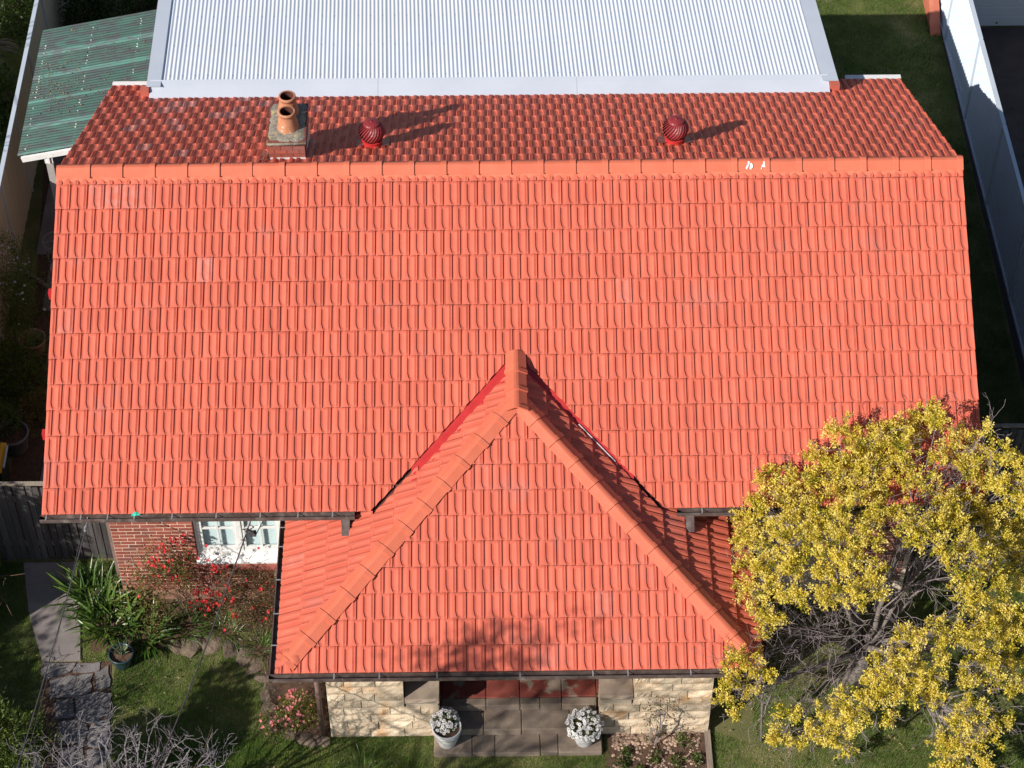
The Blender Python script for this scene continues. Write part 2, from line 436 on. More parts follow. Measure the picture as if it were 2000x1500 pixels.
GW = .2727; GG = .4165
HPROF = [(0, 2), (.045, 20), (.12, 29), (.21, 32), (.285, 31), (.318, 13), (.37, 7), (.46, 3), (.58, 11), (.69, 27), (.715, 30), (.738, 19), (.775, 30), (.80, 19), (.842, 30), (.88, 28), (.90, 3), (.98, 3), (1.0, 4)]
def tile_template(gw, gg):
    vs, fs = [], []
    rows = (0.0, .075, .12, .70, .86, .955, 1.0)
    nu = len(HPROF)
    for v in rows:
        fl = 0 if v < .72 else (.05 if v < .9 else (.115 if v < .99 else .14))
        for i, (u, hh) in enumerate(HPROF):
            uu = u
            if 4 <= i <= 9: uu = min(u + fl * (1 - max(0, (i - 6)) / 3.0), .67 + .003 * i)
            h2 = hh
            if v < .1 and 5 <= i <= 8: h2 = max(hh, 26)
            if v > .9 and 5 <= i <= 8: h2 = hh * .9 + 3
            if v > .95 and 1 <= i <= 15: h2 = h2 * .5 + 11
            # u left->right seen from the eave, y up the slope
            vs.append((uu * gw, (1 - v) * gg * 1.0, h2 * .00080 + .002 + v * .030 - (.007 if v == 1 else 0)))
    for j in range(len(rows) - 1):
        for i in range(nu - 1):
            a = j * nu + i
            fs.append((a, a + nu, a + nu + 1, a + 1))
    b0 = (len(rows) - 1) * nu
    base = len(vs)
    for i in range(nu):
        x, y, z = vs[b0 + i]
        vs.append((x, y + .004, z - .024))
    for i in range(nu - 1):
        fs.append((b0 + i, base + i, base + i + 1, b0 + i + 1))
    nu1 = nu - 1
    tt = [0.0] * len(fs)  # face tints: shade along course lines and in grooves painted into the colour
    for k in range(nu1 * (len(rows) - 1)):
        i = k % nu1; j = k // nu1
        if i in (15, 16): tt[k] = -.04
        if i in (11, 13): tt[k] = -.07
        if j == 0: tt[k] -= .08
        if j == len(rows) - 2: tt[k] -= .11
    for k in range(nu1 * (len(rows) - 1), len(fs)): tt[k] = -.42  # butt faces darkest, painting in the shaded gap under each course
    return np.array(vs), fs, tt

tile_jobs = []      # (weight, matrix, template, clipped verts or None, faces)
def slope(O, U, V, width, nrows, gw, gg, planes, keep, stagger, first=0.0):
    """lay courses of tiles; planes(cx,cy) -> list of (point, normal) half spaces to keep; keep(x,y)->bool"""
    O = Vector(O); U = Vector(U).normalized(); V = Vector(V).normalized(); Nn = U.cross(V)
    tv, tf, tt = tile_template(gw, gg)
    for j in range(nrows):
        off = -gw * (.5 if (j + stagger) % 2 else 0.0) + first
        n = int(math.ceil((width - off) / gw)) + 1
        for i in range(-1, n):
            M = Matrix(((U.x, V.x, Nn.x, 0), (U.y, V.y, Nn.y, 0), (U.z, V.z, Nn.z, 0), (0, 0, 0, 1)))
            p = O + U * (off + i * gw + R.uniform(-.003, .003)) + V * (j * gg + R.uniform(-.002, .002)) + Nn * R.uniform(-.0015, .0025)
            M.translation = p
            Rm = np.array(M.to_3x3()); wv = tv @ Rm.T + np.array(p)
            c = wv.mean(0)
            res = planes(wv, c)
            if res is None: continue
            d = np.linalg.norm(c - np.array(CAM)); view = (np.array(CAM) - c) / d
            wgt = abs(float(np.dot(view, np.array(Nn)))) / d ** 2
            if c[0] > 4.3 and c[1] < -3.2: wgt *= .2
            for pls in res:
                cut = [(pt, nn) for pt, nn in pls if ((wv - np.array(pt)) @ np.array(nn)).min() < 0]
                if any(((wv - np.array(pt)) @ np.array(nn)).max() < 0.01 for pt, nn in pls): continue
                if not cut:
                    tile_jobs.append((wgt, M, (gw, gg), None, tf, wv, tt))
                else:
                    bm = bmesh.new()
                    bv = [bm.verts.new(q) for q in wv]
                    ly = bm.faces.layers.float.new('t')
                    for q, f in enumerate(tf):
                        bm.faces.new([bv[k] for k in f])[ly] = tt[q]
                    for pt, nn in cut:
                        bmesh.ops.bisect_plane(bm, geom=bm.verts[:] + bm.edges[:] + bm.faces[:], plane_co=pt, plane_no=nn, clear_inner=True)
                    bm.verts.index_update()
                    cv = np.array([v.co[:] for v in bm.verts]); cf = [[v.index for v in f.verts] for f in bm.faces]; ct = [f[ly] for f in bm.faces]
                    bm.free()
                    if len(cf) > 3:
                        tile_jobs.append((wgt * .6, None, None, cv, cf, cv, ct))

SQ = 1 / math.sqrt(2)
XL = ((-W, 0, 0), (1, 0, 0)); XR = ((W, 0, 0), (-1, 0, 0))
YTOP = ((0, -.02, 0), (0, -1, 0)); YTOPB = ((0, .02, 0), (0, 1, 0))
VL = ((PXM - .06, PRY, 0), (-SQ, SQ, 0)); VR = ((PXM + .06, PRY, 0), (SQ, SQ, 0))     # keep outside the valley
def main_front(wv, c):
    base = [XL, XR, YTOP]
    if c[1] < PRY + .4 and abs(c[0] - PXM) < PH + 1:
        dl = (wv - np.array(VL[0])) @ np.array(VL[1]); dr = (wv - np.array(VR[0])) @ np.array(VR[1])
        out = []
        if dl.min() >= 0 or dr.min() >= 0: return [base]
        xs = wv[:, 0]
        if xs.min() < PXM: out.append(base + [VL, ((PXM, 0, 0), (-1, 0, 0))])
        if xs.max() > PXM: out.append(base + [VR, ((PXM, 0, 0), (1, 0, 0))])
        return out or None
    return [base]
slope((-W - .005, -A - .02, EZ - .02 * TT), (1, 0, 0), (0, CT, ST), 2 * W, 14, GW, GG, main_front, None, 0, first=-.01)
EXY = 4.30
def main_back(wv, c):
    return [[XL, XR, YTOPB]]
slope((W + .005, A + .02, EZ - .02 * TT), (-1, 0, 0), (0, -CT, ST), 2 * W, 14, GW, GG, main_back, None, 0, first=-.06)
HPL = ((PX0, PY, 0), (SQ, -SQ, 0)); HPR = ((PX1, PY, 0), (-SQ, -SQ, 0))          # porch front keeps y below hips
def porch_front(wv, c): return [[HPL, HPR]]
PGG = .3975
slope((PX0, PY - .01, PZ - .01 * TT), (1, 0, 0), (0, CT, ST), PX1 - PX0, 11, .2762, PGG, porch_front, None, 1, first=-.03)
vx = -SQ
def porch_left(wv, c):
    b = [((PX0, PY, 0), (-SQ, SQ, 0)), ((PXM, 0, 0), (-1, 0, 0))]
    if c[0] < -2.35: b.append(((0, -4.62, 0), (0, -1, 0)))
    else: b.append(((PXM, PRY - (.18 if c[0] > -1.55 else .03), 0), (SQ, -SQ, 0)))
    return [b]
slope((PX0 - .01, -2.6, PZ - .01 * TT), (0, -1, 0), (CT, 0, ST), 5.0, 11, .2762, PGG, porch_left, None, 0, first=.02)
def porch_right(wv, c):
    b = [((PX1, PY, 0), (SQ, SQ, 0)), ((PXM, 0, 0), (1, 0, 0))]
    if c[0] > 2.45: b.append(((0, -4.62, 0), (0, -1, 0)))
    else: b.append(((PXM, PRY - (.12 if c[0] < 1.7 else .02), 0), (-SQ, -SQ, 0)))
    return [b]
slope((PX1 + .01, PY, PZ - .01 * TT), (0, 1, 0), (-CT, 0, ST), 5.0, 11, .2762, PGG, porch_right, None, 1, first=.02)

# drop back tiles lying under the metal roof's flashing
def under_ext(wv):
    c = wv.mean(0)
    return c[1] > EXY + .25 and -6.35 < c[0] < 5.75
tile_jobs = [t for t in tile_jobs if not under_ext(t[5])]

roof = MB()
roof.add([(-W + .02, -A, EZ - .03), (W - .02, -A, EZ - .03), (W - .02, 0, RZ - .03), (-W + .02, 0, RZ - .03)], [(0, 1, 2, 3)])
roof.add([(-W + .02, A, EZ - .03), (W - .02, A, EZ - .03), (W - .02, 0, RZ - .03), (-W + .02, 0, RZ - .03)], [(3, 2, 1, 0)])
roof = roof.build('roof', MT['underlay'], house)
pr = MB()
pr.add([(PX0, PY, PZ - .03), (PX1, PY, PZ - .03), (PXM, PAY, PRZ - .03), (PXM, PRY, PRZ - .03), (PX0, -4.55, PZ - .03), (PX1, -4.55, PZ - .03), (-2.1, -4.55, PZ + .72), (2.2, -4.55, PZ + .72)],
       [(0, 1, 2), (0, 2, 3, 6, 4), (1, 5, 7, 3, 2)])
porch_roof = pr.build('porch_roof', MT['underlay'], house)

tile_jobs.sort(key=lambda t: -t[0])
tmesh = {}
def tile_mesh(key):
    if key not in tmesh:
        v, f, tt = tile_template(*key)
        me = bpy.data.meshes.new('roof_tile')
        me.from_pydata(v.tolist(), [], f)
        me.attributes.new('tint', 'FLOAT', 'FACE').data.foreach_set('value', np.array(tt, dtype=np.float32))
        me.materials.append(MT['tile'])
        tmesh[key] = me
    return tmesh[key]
def tile_tint(c):
    t = R.gauss(0, .035)
    if R.random() < .05: t -= R.uniform(.04, .12)
    return t
cnt = 0
RV = []; RF = []; RT = []; nb = 0
RD = []
def tile_dust(c):
    if c[1] > .3 and -6.6 < c[0] < -4.3 and R.random() < .16: return R.uniform(.35, .8)
    if -.6 < c[1] < -.2 and -6.7 < c[0] < -5.7: return R.uniform(.15, .4)
    return R.uniform(.1, .35) if R.random() < .004 else 0.0
for wgt, M, key, cv, cf, wv, ct in tile_jobs:
    c = wv.mean(0)
    t = tile_tint(c)
    if cnt < 300:
        if M is not None:
            o = link('roof_tile', tile_mesh(key), house)
            o.matrix_local = M
        else:
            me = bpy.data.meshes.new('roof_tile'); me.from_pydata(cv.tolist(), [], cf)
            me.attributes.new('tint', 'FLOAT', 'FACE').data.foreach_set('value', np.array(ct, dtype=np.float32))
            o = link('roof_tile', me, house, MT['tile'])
        o['tint'] = t
        dd_ = tile_dust(c)
        if dd_: o['dust'] = dd_
        cnt += 1
    else:
        v = wv if cv is None else cv
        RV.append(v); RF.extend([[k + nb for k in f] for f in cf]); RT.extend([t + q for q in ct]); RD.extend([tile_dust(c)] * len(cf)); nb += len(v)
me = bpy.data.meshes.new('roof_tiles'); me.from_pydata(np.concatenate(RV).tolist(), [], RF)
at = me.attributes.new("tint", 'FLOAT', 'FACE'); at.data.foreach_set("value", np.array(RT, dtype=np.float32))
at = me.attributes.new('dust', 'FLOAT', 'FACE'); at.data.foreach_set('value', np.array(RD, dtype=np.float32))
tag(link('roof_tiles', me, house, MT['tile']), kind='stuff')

# ridge and hip caps
def cap_mesh(name, L, wdt, drop, top):
    """angular ridge cap along +X, collar at the far end"""
    vs, fs = [], []
    st = [(0, 1.0, 0), (L - .085, 1.045, .004), (L - .08, 1.14, .018), (L, 1.15, .021)]
    prof = [(-1, -1), (-.55, -.47), (-.22, -.06), (0, 0), (.22, -.06), (.55, -.47), (1, -1)]
    for x, s, dz in st:
        for a, b in prof:
            vs.append((x, a * wdt * s, b * drop * s + top + dz))
    n = len(prof)
    for j in range(len(st) - 1):
        for i in range(n - 1):
            q = j * n + i
            fs.append((q, q + n, q + n + 1, q + 1))
    b = len(vs)
    for i in range(n):
        x, y, z = vs[(len(st) - 1) * n + i]; vs.append((x, y * .93, z - .025))
    for i in range(n - 1):
        q = (len(st) - 1) * n + i
        fs.append((q, b + i, b + i + 1, q + 1))
    me = bpy.data.meshes.new(name); me.from_pydata(vs, [], fs)
    me.materials.append(MT['cap'])
    return me
capm = cap_mesh('ridge_cap', .545, .156, .100, .108)
hipm = cap_mesh('hip_cap', .46, .16, .072, .128)
def lay_caps(a, b, me, name, pitch, over=.03):
    a = Vector(a); b = Vector(b); d = (b - a); L = d.length; d.normalize()
    n = max(1, int(round(L / pitch)))
    side = Vector((0, 0, 1)).cross(d).normalized(); upv = d.cross(side)
    for i in range(n):
        o = link(name, me, house)
        p = a + d * (i * L / n)
        yj = R.uniform(-.004, .004)
        o.matrix_local = Matrix(((d.x, side.x, upv.x, p.x), (d.y, side.y, upv.y, p.y + yj), (d.z, side.z, upv.z, p.z + R.uniform(-.002, .003)), (0, 0, 0, 1)))
        o['tint'] = R.gauss(0, .03)
lay_caps((-W + .0, 0, RZ), (W - .02, 0, RZ), capm, 'ridge_cap', .5225)
lay_caps((PXM, PAY + .12, PRZ), (PX0 + .14, PY + .14, PZ + .02), hipm, 'hip_cap', .43)
lay_caps((PXM, PAY + .12, PRZ), (PX1 - .14, PY + .14, PZ + .02), hipm, 'hip_cap', .43)
lay_caps((PXM, PRY + .05, PRZ), (PXM, PAY - .05, PRZ), hipm, 'hip_cap', .43)
for hx in (PX0 + .235, PX1 - .235):
    m = MB(); m.lathe((hx, PY + .235, PZ + .095), [(.172, -.09), (.172, -.01), (.155, .04), (.10, .085), (.0, .098)], 18)
    m.build('hip_end', MT['cap'], house, smooth=True)
# coral bedding below the caps, uneven along its lower edge
m = MB()
def bedding(a, b, side, wdt, drop, seg):
    a = Vector(a); b = Vector(b); side = Vector(side); n = max(2, int((b - a).length / seg))
    P = []
    for k in range(3):
        for i in range(n + 1):
            q = a.lerp(b, i / n)
            jit = R.uniform(-.012, .012) if k == 2 else 0
            f = (.5, .92, 1.05)[k]
            P.append(q + side * (wdt * f + jit) + Vector((0, 0, (-drop * f) + (.07, .052, .01)[k])))
    m.grid(P, n + 1, 3)
for s in (-1, 1):
    bedding((-W, 0, RZ), (W, 0, RZ), (0, s, 0), .20, .20 * TT, .12)
m.build('ridge_pointing', MT['pointing'], house)
m = MB()
def strip(pts_a, pts_b):
    m.add(list(pts_a) + list(pts_b), [(0, 1, 3, 2)])
# valley flashings (red painted metal trays between the two roofs)
def on_main(x, y): return Vector((x, y, RZ + y * TT))
for s, ex in ((-1, -2.12), (1, 2.21)):
    n = 10
    P = []
    for k, off in enumerate((-.10, 0, .13, .26)):
        for i in range(n + 1):
            q = i / n
            x = PXM + (ex - PXM) * q * (.76 if s < 0 else .84); y = PRY - abs(x - PXM)
            # across the valley: first leaf climbs the main slope, the last climbs the porch slope
            if off <= 0: pt = on_main(x, y - off * 1.0); pt.z += .012
            else:
                pt = Vector((x, y - off, 0)); pt.z = PRZ - abs(x - PXM) * TT + .018
            P.append(pt)
    m.grid(P, n + 1, 4)
m.build('valley_flashing', MT['redmetal'], house)
m = MB()
m.bar((PXM + .0, PRY + .03, PRZ + .10), (PXM + .13, PRY - .12, PRZ + .055), .018, .008)
m.build('flashing_edge', MT['white'], house)
m = MB()
m.bar((1.02, -3.86, 3.545), (1.58, -4.40, 3.27), .012, .006)
m.build('flashing_edge', MT['white'], house)

# barge boards, rafters' red ends
for s in (-1, 1):
    m = MB()
    for y in (-A, A):
        m.bar((s * (W - .015), y, EZ - .085), (s * (W - .015), 0, RZ - .085), .03, .16)
    m.build('bargeboard', MT['redmetal'], house)
for y in (-3.83, -1.77):
    m = MB().box(-W - .07, -W + .05, y - .05, y + .05, RZ + y * TT - .2, RZ + y * TT - .05)
    m.build('purlin_end', MT['redmetal'], house)

# gutters with straps
def gutter(name, a, b, out, straps):
    a = Vector(a); b = Vector(b); out = Vector(out)
    m = MB()
    prof = [(-.005, 0), (-.005, -.085), (.085, -.085), (.098, -.072), (.098, .0), (.083, .0), (.083, -.012), (.088, -.066), (.076, -.074), (.008, -.074), (.008, 0)]
    P = []
    for p in (a, b):
        for o_, z_ in prof: P.append(p + out * o_ + Vector((0, 0, z_)))
    n = len(prof)
    fs = [(i, (i + 1) % n, n + (i + 1) % n, n + i) for i in range(n)] + [tuple(range(n)), tuple(range(2 * n - 1, n - 1, -1))]
    m.add(P, fs)
    for p in (a, b):
        q = [p + out * o_ + Vector((0, 0, z_)) for o_, z_ in ((0, 0), (0, -.084), (.096, -.084), (.096, 0))]
        m.add(q, [(0, 1, 2, 3)])
    o = m.build(name, MT['gutter'], house)
    d = (b - a).normalized()
    for t in straps:
        p = a.lerp(b, t)
        mm = MB(); mm.bar(p - out * .005 + Vector((0, 0, .006)), p + out * .096 + Vector((0, 0, .006)), .018, .005)
        mm.build('gutter_bracket', MT['steel'], o)
    return o
gutter('gutter', (-W - .03, -A - .025, EZ - .01), (-2.48, -A - .025, EZ - .01), (0, -1, 0), (.02, .13, .215, .30, .42, .56, .70, .82, .93))
gutter('gutter', (2.52, -A - .025, EZ - .01), (W + .03, -A - .025, EZ - .01), (0, -1, 0), (.08, .28, .55, .8))
gutter('gutter', (PX0 - .12, PY - .02, PZ - .01), (PX1 + .12, PY - .02, PZ - .01), (0, -1, 0), (.13, .22, .335, .50, .645, .715, .84, .95))
gutter('gutter', (PX0 - .02, PY - .02, PZ - .01), (PX0 - .02, -4.62, PZ - .01), (-1, 0, 0), (.18, .38, .6, .82, .95))
gutter('gutter', (PX1 + .02, PY - .02, PZ - .01), (PX1 + .02, -4.62, PZ - .01), (1, 0, 0), (.2, .5, .8))
for x in (-2.62, 2.72):
    m = MB()
    m.bar((x, -A - .10, EZ - .10), (x, -A - .315, EZ - .235), .125, .085, upv=(0, -1, 1))
    m.box(x - .075, x + .075, -A - .13, -A - .03, EZ - .15, EZ - .095)
    m.build('downpipe', MT['gutter'], house)
m = MB().tube([(-3.06, -7.26, 2.05), (-3.06, -7.26, .02)], .045, 10)
m.build('downpipe', mat('brown_downpipe', (.16, .10, .085), (.2, .13, .11), 6, .5), house, smooth=True)
# rear gutters, white inside, at both ends of the back eave
for a_, b_ in (((-W, A + .03, EZ), (-6.5, A + .03, EZ)), ((6.3, A + .03, EZ), (W + .02, A + .03, EZ))):
    a_ = Vector(a_); b_ = Vector(b_)
    m = MB(); m.box(a_.x, b_.x, a_.y, a_.y + .12, a_.z - .1, a_.z + .03)
    m.build('rear_gutter', MT['white'], house)

m = MB()
for x0 in (3.86, 4.10):
    for _ in range(16 if x0 < 4 else 8):
        xx = x0 + R.uniform(-.05, .05); f = R.uniform(.25, .8)
        s = R.uniform(.008, .02)
        y = -.175 * 1.04 * f; z = RZ + .115 - .115 * (f ** 1.1) * 1.0 + .016
        m.add([(xx - s, y - s * .8, z - s * .6), (xx + s * .7, y - s, z - s * .7), (xx + s, y + s * .7, z + s * .55), (xx - s * .6, y + s, z + s * .75)], [(0, 1, 2, 3)])
m.build('chalk_scuff', MT['white'], house, kind='stuff')
# ---- walls
WY, WX = -4.53, 6.46
def wallbox(name, *b, material=None):
    m = MB().box(*b); return m.build(name, material or MT['mortar'], house)
fw_ = MB()
fw_.box(-WX, -5.16, WY, WY + .24, 0, 2.95)
fw_.box(-5.16, -3.70, WY, WY + .24, 0, 1.06)
fw_.box(-3.70, 3.9, WY, WY + .24, 0, 2.95)
fw_.box(-5.16, -3.70, WY, WY + .24, 2.36, 2.95)
fw_.box(3.9, WX, WY, WY + .24, 0, 2.95)
fw_ = fw_.build('front_wall', MT['mortar'], house)
m = MB()
for s in (-1, 1):
    m.box(s * WX - .12, s * WX + .12, WY + .24, 4.53, 0, 2.95)
    x0 = s * WX - .12; x1 = s * WX + .12
    vs = [(x0, -4.5, 2.95), (x0, 4.5, 2.95), (x0, 0, RZ - .08), (x1, -4.5, 2.95), (x1, 4.5, 2.95), (x1, 0, RZ - .08)]
    m.add(vs, [(0, 2, 1), (3, 4, 5), (0, 3, 5, 2), (1, 2, 5, 4), (0, 1, 4, 3)])
m.box(-WX, WX, 4.41, 4.53, 0, 2.95)
m.build('side_wall', mat('dark_side_brick', (.20, .14, .12), (.16, .115, .10), 9, .9, .3, 90), house)
# bricks laid one by one where the wall shows
bme = MB().box(0, .225, -.005, .02, 0, .0695)
bme = bme.build('brick', MT['brick'])
brick_full = bme.data
bpy.data.objects.remove(bme)
hme = MB().box(0, .105, -.005, .02, 0, .0695).build('brick', MT['brick'])
brick_half = hme.data
bpy.data.objects.remove(hme)
nbr = 0
def lay_bricks(x0, x1, z0, z1, par=0):
    global nbr
    k = 0
    z = z0
    while z + .07 < z1:
        x = x0; first = True
        while x < x1 - .05:
            half = (first and (k + par) % 2 == 0)
            L = .105 if half else .225
            if x + L > x1 + .03: 
                if x1 - x < .1: break
                half = True; L = .105
            o = link('brick', brick_half if half else brick_full, fw_)
            o.location = (x + R.uniform(-.002, .002), WY + R.uniform(-.003, .003), z)
            o['tint'] = R.gauss(0, .13) - (.12 if R.random() < .12 else 0)
            nbr += 1
            x += L + .016; first = False
        z += .0857; k += 1
lay_bricks(-WX + .004, -5.15, .27, 2.62)
lay_bricks(-5.14, -3.9, .27, .96, 0)
lay_bricks(5.32, WX - .01, .27, 2.3)
m = MB()
m.box(-WX - .05, -3.4, WY - .06, WY - .001, 0, .26)
m.build('plinth', mat('plinth_brick', (.26, .12, .085), (.34, .2, .14), 5, .9, .5, 50), house)

# ---- window
win = MB()
wx0, wx1, wz0, wz1 = -5.14, -3.72, 1.12, 2.36
WYF = WY + .09
for x, ww in ((wx0 + .035, .07), (wx1 - .035, .07), (-4.43, .085)):
    win.box(x - ww / 2, x + ww / 2, WYF - .03, WYF + .06, wz0 + .07, wz1 - .06)
win.box(wx0, wx1, WYF - .035, WYF + .065, wz0 - .0, wz0 + .07)
win.box(wx0, wx1, WYF - .035, WYF + .065, wz1 - .06, wz1)
win = win.build('window', MT['white'], house)
for x0, x1 in ((wx0 + .07, -4.4725), (-4.3875, wx1 - .07)):
    m = MB()
    m.box(x0, x0 + .05, WYF - .015, WYF + .035, wz0 + .072, wz1 - .062)
    m.box(x1 - .05, x1, WYF - .015, WYF + .035, wz0 + .072, wz1 - .062)
    m.box(x0 + .05, x1 - .05, WYF - .015, WYF + .035, wz0 + .072, wz0 + .15)
    m.box(x0 + .05, x1 - .05, WYF - .015, WYF + .035, wz1 - .12, wz1 - .062)
    m.build('sash', MT['white'], win)
    xm = (x0 + x1) / 2
    m = MB()
    m.box(xm - .016, xm + .016, WYF - .012, WYF + .025, wz0 + .15, wz1 - .12)
    m.build('glazing_bar', MT['white'], win)
    m = MB()
    m.box(x0 + .05, x1 - .05, WYF - .009, WYF + .022, 1.735, 1.767)
    m.build('glazing_bar', MT['white'], win)
    for xa, xb in ((x0 + .05, xm - .016), (xm + .016, x1 - .05)):
        for za, zb in ((wz0 + .15, 1.735), (1.767, wz1 - .12)):
            MB().add([(xa, WYF + .02, za), (xb, WYF + .02, za), (xb, WYF + .02, zb), (xa, WYF + .02, zb)], [(0, 1, 2, 3)]).build('pane', None or MT['glass'], win)
# a pale slatted blind behind the panes
gl = bpy.data.materials.new('clear_pane'); gl.use_nodes = True
nn = gl.node_tree.nodes; 
tb = nn.new('ShaderNodeBsdfTransparent'); tb.inputs[0].default_value = (.86, .92, .92, 1)
gb = nn.new('ShaderNodeBsdfGlossy'); gb.inputs['Roughness'].default_value = .03
fx = nn.new('ShaderNodeMixShader'); fx.inputs[0].default_value = .10
gl.node_tree.links.new(tb.outputs[0], fx.inputs[1]); gl.node_tree.links.new(gb.outputs[0], fx.inputs[2])
gl.node_tree.links.new(fx.outputs[0], nn['Material Output'].inputs[0])
for o in win.children:
    if o.name.startswith('pane'):
        o.data.materials.clear(); o.data.materials.append(gl)
m = MB()
z = wz0 + .1
while z < wz1 - .05:
    m.add([(wx0 + .08, WYF + .062, z), (wx1 - .08, WYF + .062, z), (wx1 - .08, WYF + .085, z + .042), (wx0 + .08, WYF + .085, z + .042)], [(0, 1, 2, 3)])
    z += .045
m.build('blind', MT['blind'], win)
MB().box(wx0 - .02, wx1 + .02, WY + .19, WY + .22, wz0 - .05, wz1).build('window_back', MT['render'], win)
m = MB()
m.add([(wx0 - .02, WY - .075, 1.055), (wx1 + .02, WY - .075, 1.055), (wx1 + .02, WYF - .03, 1.125), (wx0 - .02, WYF - .03, 1.125),
       (wx0 - .02, WY - .075, 1.015), (wx1 + .02, WY - .075, 1.015), (wx1 + .02, WYF - .03, 1.065), (wx0 - .02, WYF - .03, 1.065)],
      [(0, 1, 2, 3), (4, 7, 6, 5), (0, 4, 5, 1), (0, 3, 7, 4), (1, 5, 6, 2)])
m.build('window_sill', MT['white'], win)
m = MB()
m.add([(wx0 - .04, WY - .06, .965), (wx1 + .04, WY - .06, .965), (wx1 + .04, WY + .05, 1.012), (wx0 - .04, WY + .05, 1.012), (wx0 - .04, WY - .05, .80), (wx1 + .04, WY - .05, .80)],
      [(0, 1, 2, 3), (0, 4, 5, 1)])
m.build('brick_sill', MT['redpaint'], win)

# ---- porch: sandstone walls, floor, steps
def rough_block(x0, x1, y0, y1, z0, z1, amp=.017, side=True):
    """rock-faced block: uneven front face, pitched edges"""
    m = MB()
    nu, nv = 7, 4
    P = []
    for j in range(nv):
        for i in range(nu):
            u = i / (nu - 1); v = j / (nv - 1)
            e = (min(u, 1 - u) * (x1 - x0) / .04, min(v, 1 - v) * (z1 - z0) / .04)
            k = min(1.0, e[0], e[1])
            P.append((x0 + (x1 - x0) * u, y0 - (amp * (.3 + 1.3 * R.random()) * k), z0 + (z1 - z0) * v))
    m.grid(P, nu, nv)
    b = len(m.v)
    m.v += [(x0, y1, z0), (x1, y1, z0), (x1, y1, z1), (x0, y1, z1)]
    top = [(nv - 1) * nu + i for i in range(nu)]; bot = list(range(nu))
    lef = [j * nu for j in range(nv)]; rig = [j * nu + nu - 1 for j in range(nv)]
    m.f += [tuple(top + [b + 2, b + 3]), tuple(bot[::-1] + [b, b + 1]), tuple(lef + [b + 3, b]), tuple(rig[::-1] + [b + 1, b + 2])]
    m.t += [0] * 4
    return m
FY = -7.27
def stone_wall(name, xt0, xt1, xp0, xp1, ztop, zped):
    """tall pier xt0..xt1, low pedestal xp0..xp1 beside it"""
    lo = min(xt0, xp0); hi = max(xt1, xp1)
    m = MB(); m.box(xt0 + .02, xt1 - .02, FY + .012, FY + .5, 0, ztop)
    m.box(xp0 + .02, xp1 - .02, FY + .014, FY + .52, 0, zped - .01)
    wl = m.build(name, MT['stonejoint'], house)
    H = [.21, .2, .19, .19, .19, .19, .19, .19, .19, .19, .19, .19]
    z = .02; k = 0
    while z < ztop - .05:
        hh = min(H[k], ztop - z)
        low = z + hh <= zped - .11
        a, b = (lo, hi) if low else (xt0, xt1)
        if not low and z < zped - .02 and zped - z < hh + .12: pass
        x = a; first = True
        taper = .012 * (8 - min(k, 8)) * .25
        while x < b - .02:
            L = R.uniform(.40, .72) if not (first and k % 2) else R.uniform(.2, .3)
            if b - (x + L) < .2: L = b - x
            q = rough_block(x + .006, x + L - .006, FY - taper + R.uniform(-.012, .008), FY + .3, z + .005, z + hh - .005)
            o = q.build('stone', MT['stone'], wl); o['tint'] = R.gauss(.0, .15)
            x += L; first = False
        z += hh; k += 1
    # pedestal top slab and its upper course
    q = rough_block(xp0 + .002, xp1 - .002, FY - .02, FY + .5, zped - .13, zped, .012)
    o = q.build('coping_stone', MT['slab'], wl); o['tint'] = .35
    return wl
stone_wall('porch_pier', -2.93, -1.74, -1.735, -1.20, 2.12, 1.06)
stone_wall('porch_pier', 1.81, 3.03, 1.285, 1.805, 2.12, 1.10)
m = MB()
m.box(-2.93, -2.6, FY + .5, WY, 0, 2.1); m.box(2.70, 3.03, FY + .5, WY, 0, 2.1)
m.box(PX0 - .0, PX1 + .0, FY - .02, FY + .3, 2.121, 2.15)
m.build('porch_side_wall', MT['stonejoint'], house)
def slabs(name, xs, y0, y1, z0, z1, material, parent, tr=.16, nose=0.0):
    for a, b in zip(xs, xs[1:]):
        m = MB(); 
        j0 = R.uniform(-.012, .012)
        m.box(a + .004, b - .004, y0 + j0, y1, z0, z1)
        o = m.build(name, material, parent); o['tint'] = R.uniform(-tr, tr)
        bv = o.modifiers.new('edge', 'BEVEL'); bv.width = .014; bv.segments = 2
steps = MB().box(-1.18, 1.27, -7.3, -6.6, 0, .24).build('porch_steps', MT['stonejoint'], house)
slabs('step_slab', [-1.30, -.70, -.34, .37, .65, 1.34], -7.68, -7.30, 0, .11, MT['slab'], steps)
slabs('step_slab', [-1.18, -.515, .08, .84, 1.27], -7.36, -6.95, .12, .285, MT['slab'], steps)
fl = MB().box(-2.58, 2.68, -6.86, WY, 0, .42).build('porch_floor', MT['stonejoint'], house)
slabs('floor_edge_slab', [-1.18, -.475, .06, .375, .72, 1.27], -7.02, -6.88, .30, .455, MT['slab'], fl)
slabs('floor_slab', [-1.18, -.475, .06, .72, 1.27], -6.876, -5.9, .42, .458, MT['redfloor'], fl, .08)
slabs('floor_slab', [-2.58, -1.18], -6.8, -5.9, .42, .458, MT['redfloor'], fl, .08)
slabs('floor_slab', [1.27, 2.68], -6.8, -5.9, .42, .458, MT['redfloor'], fl, .08)

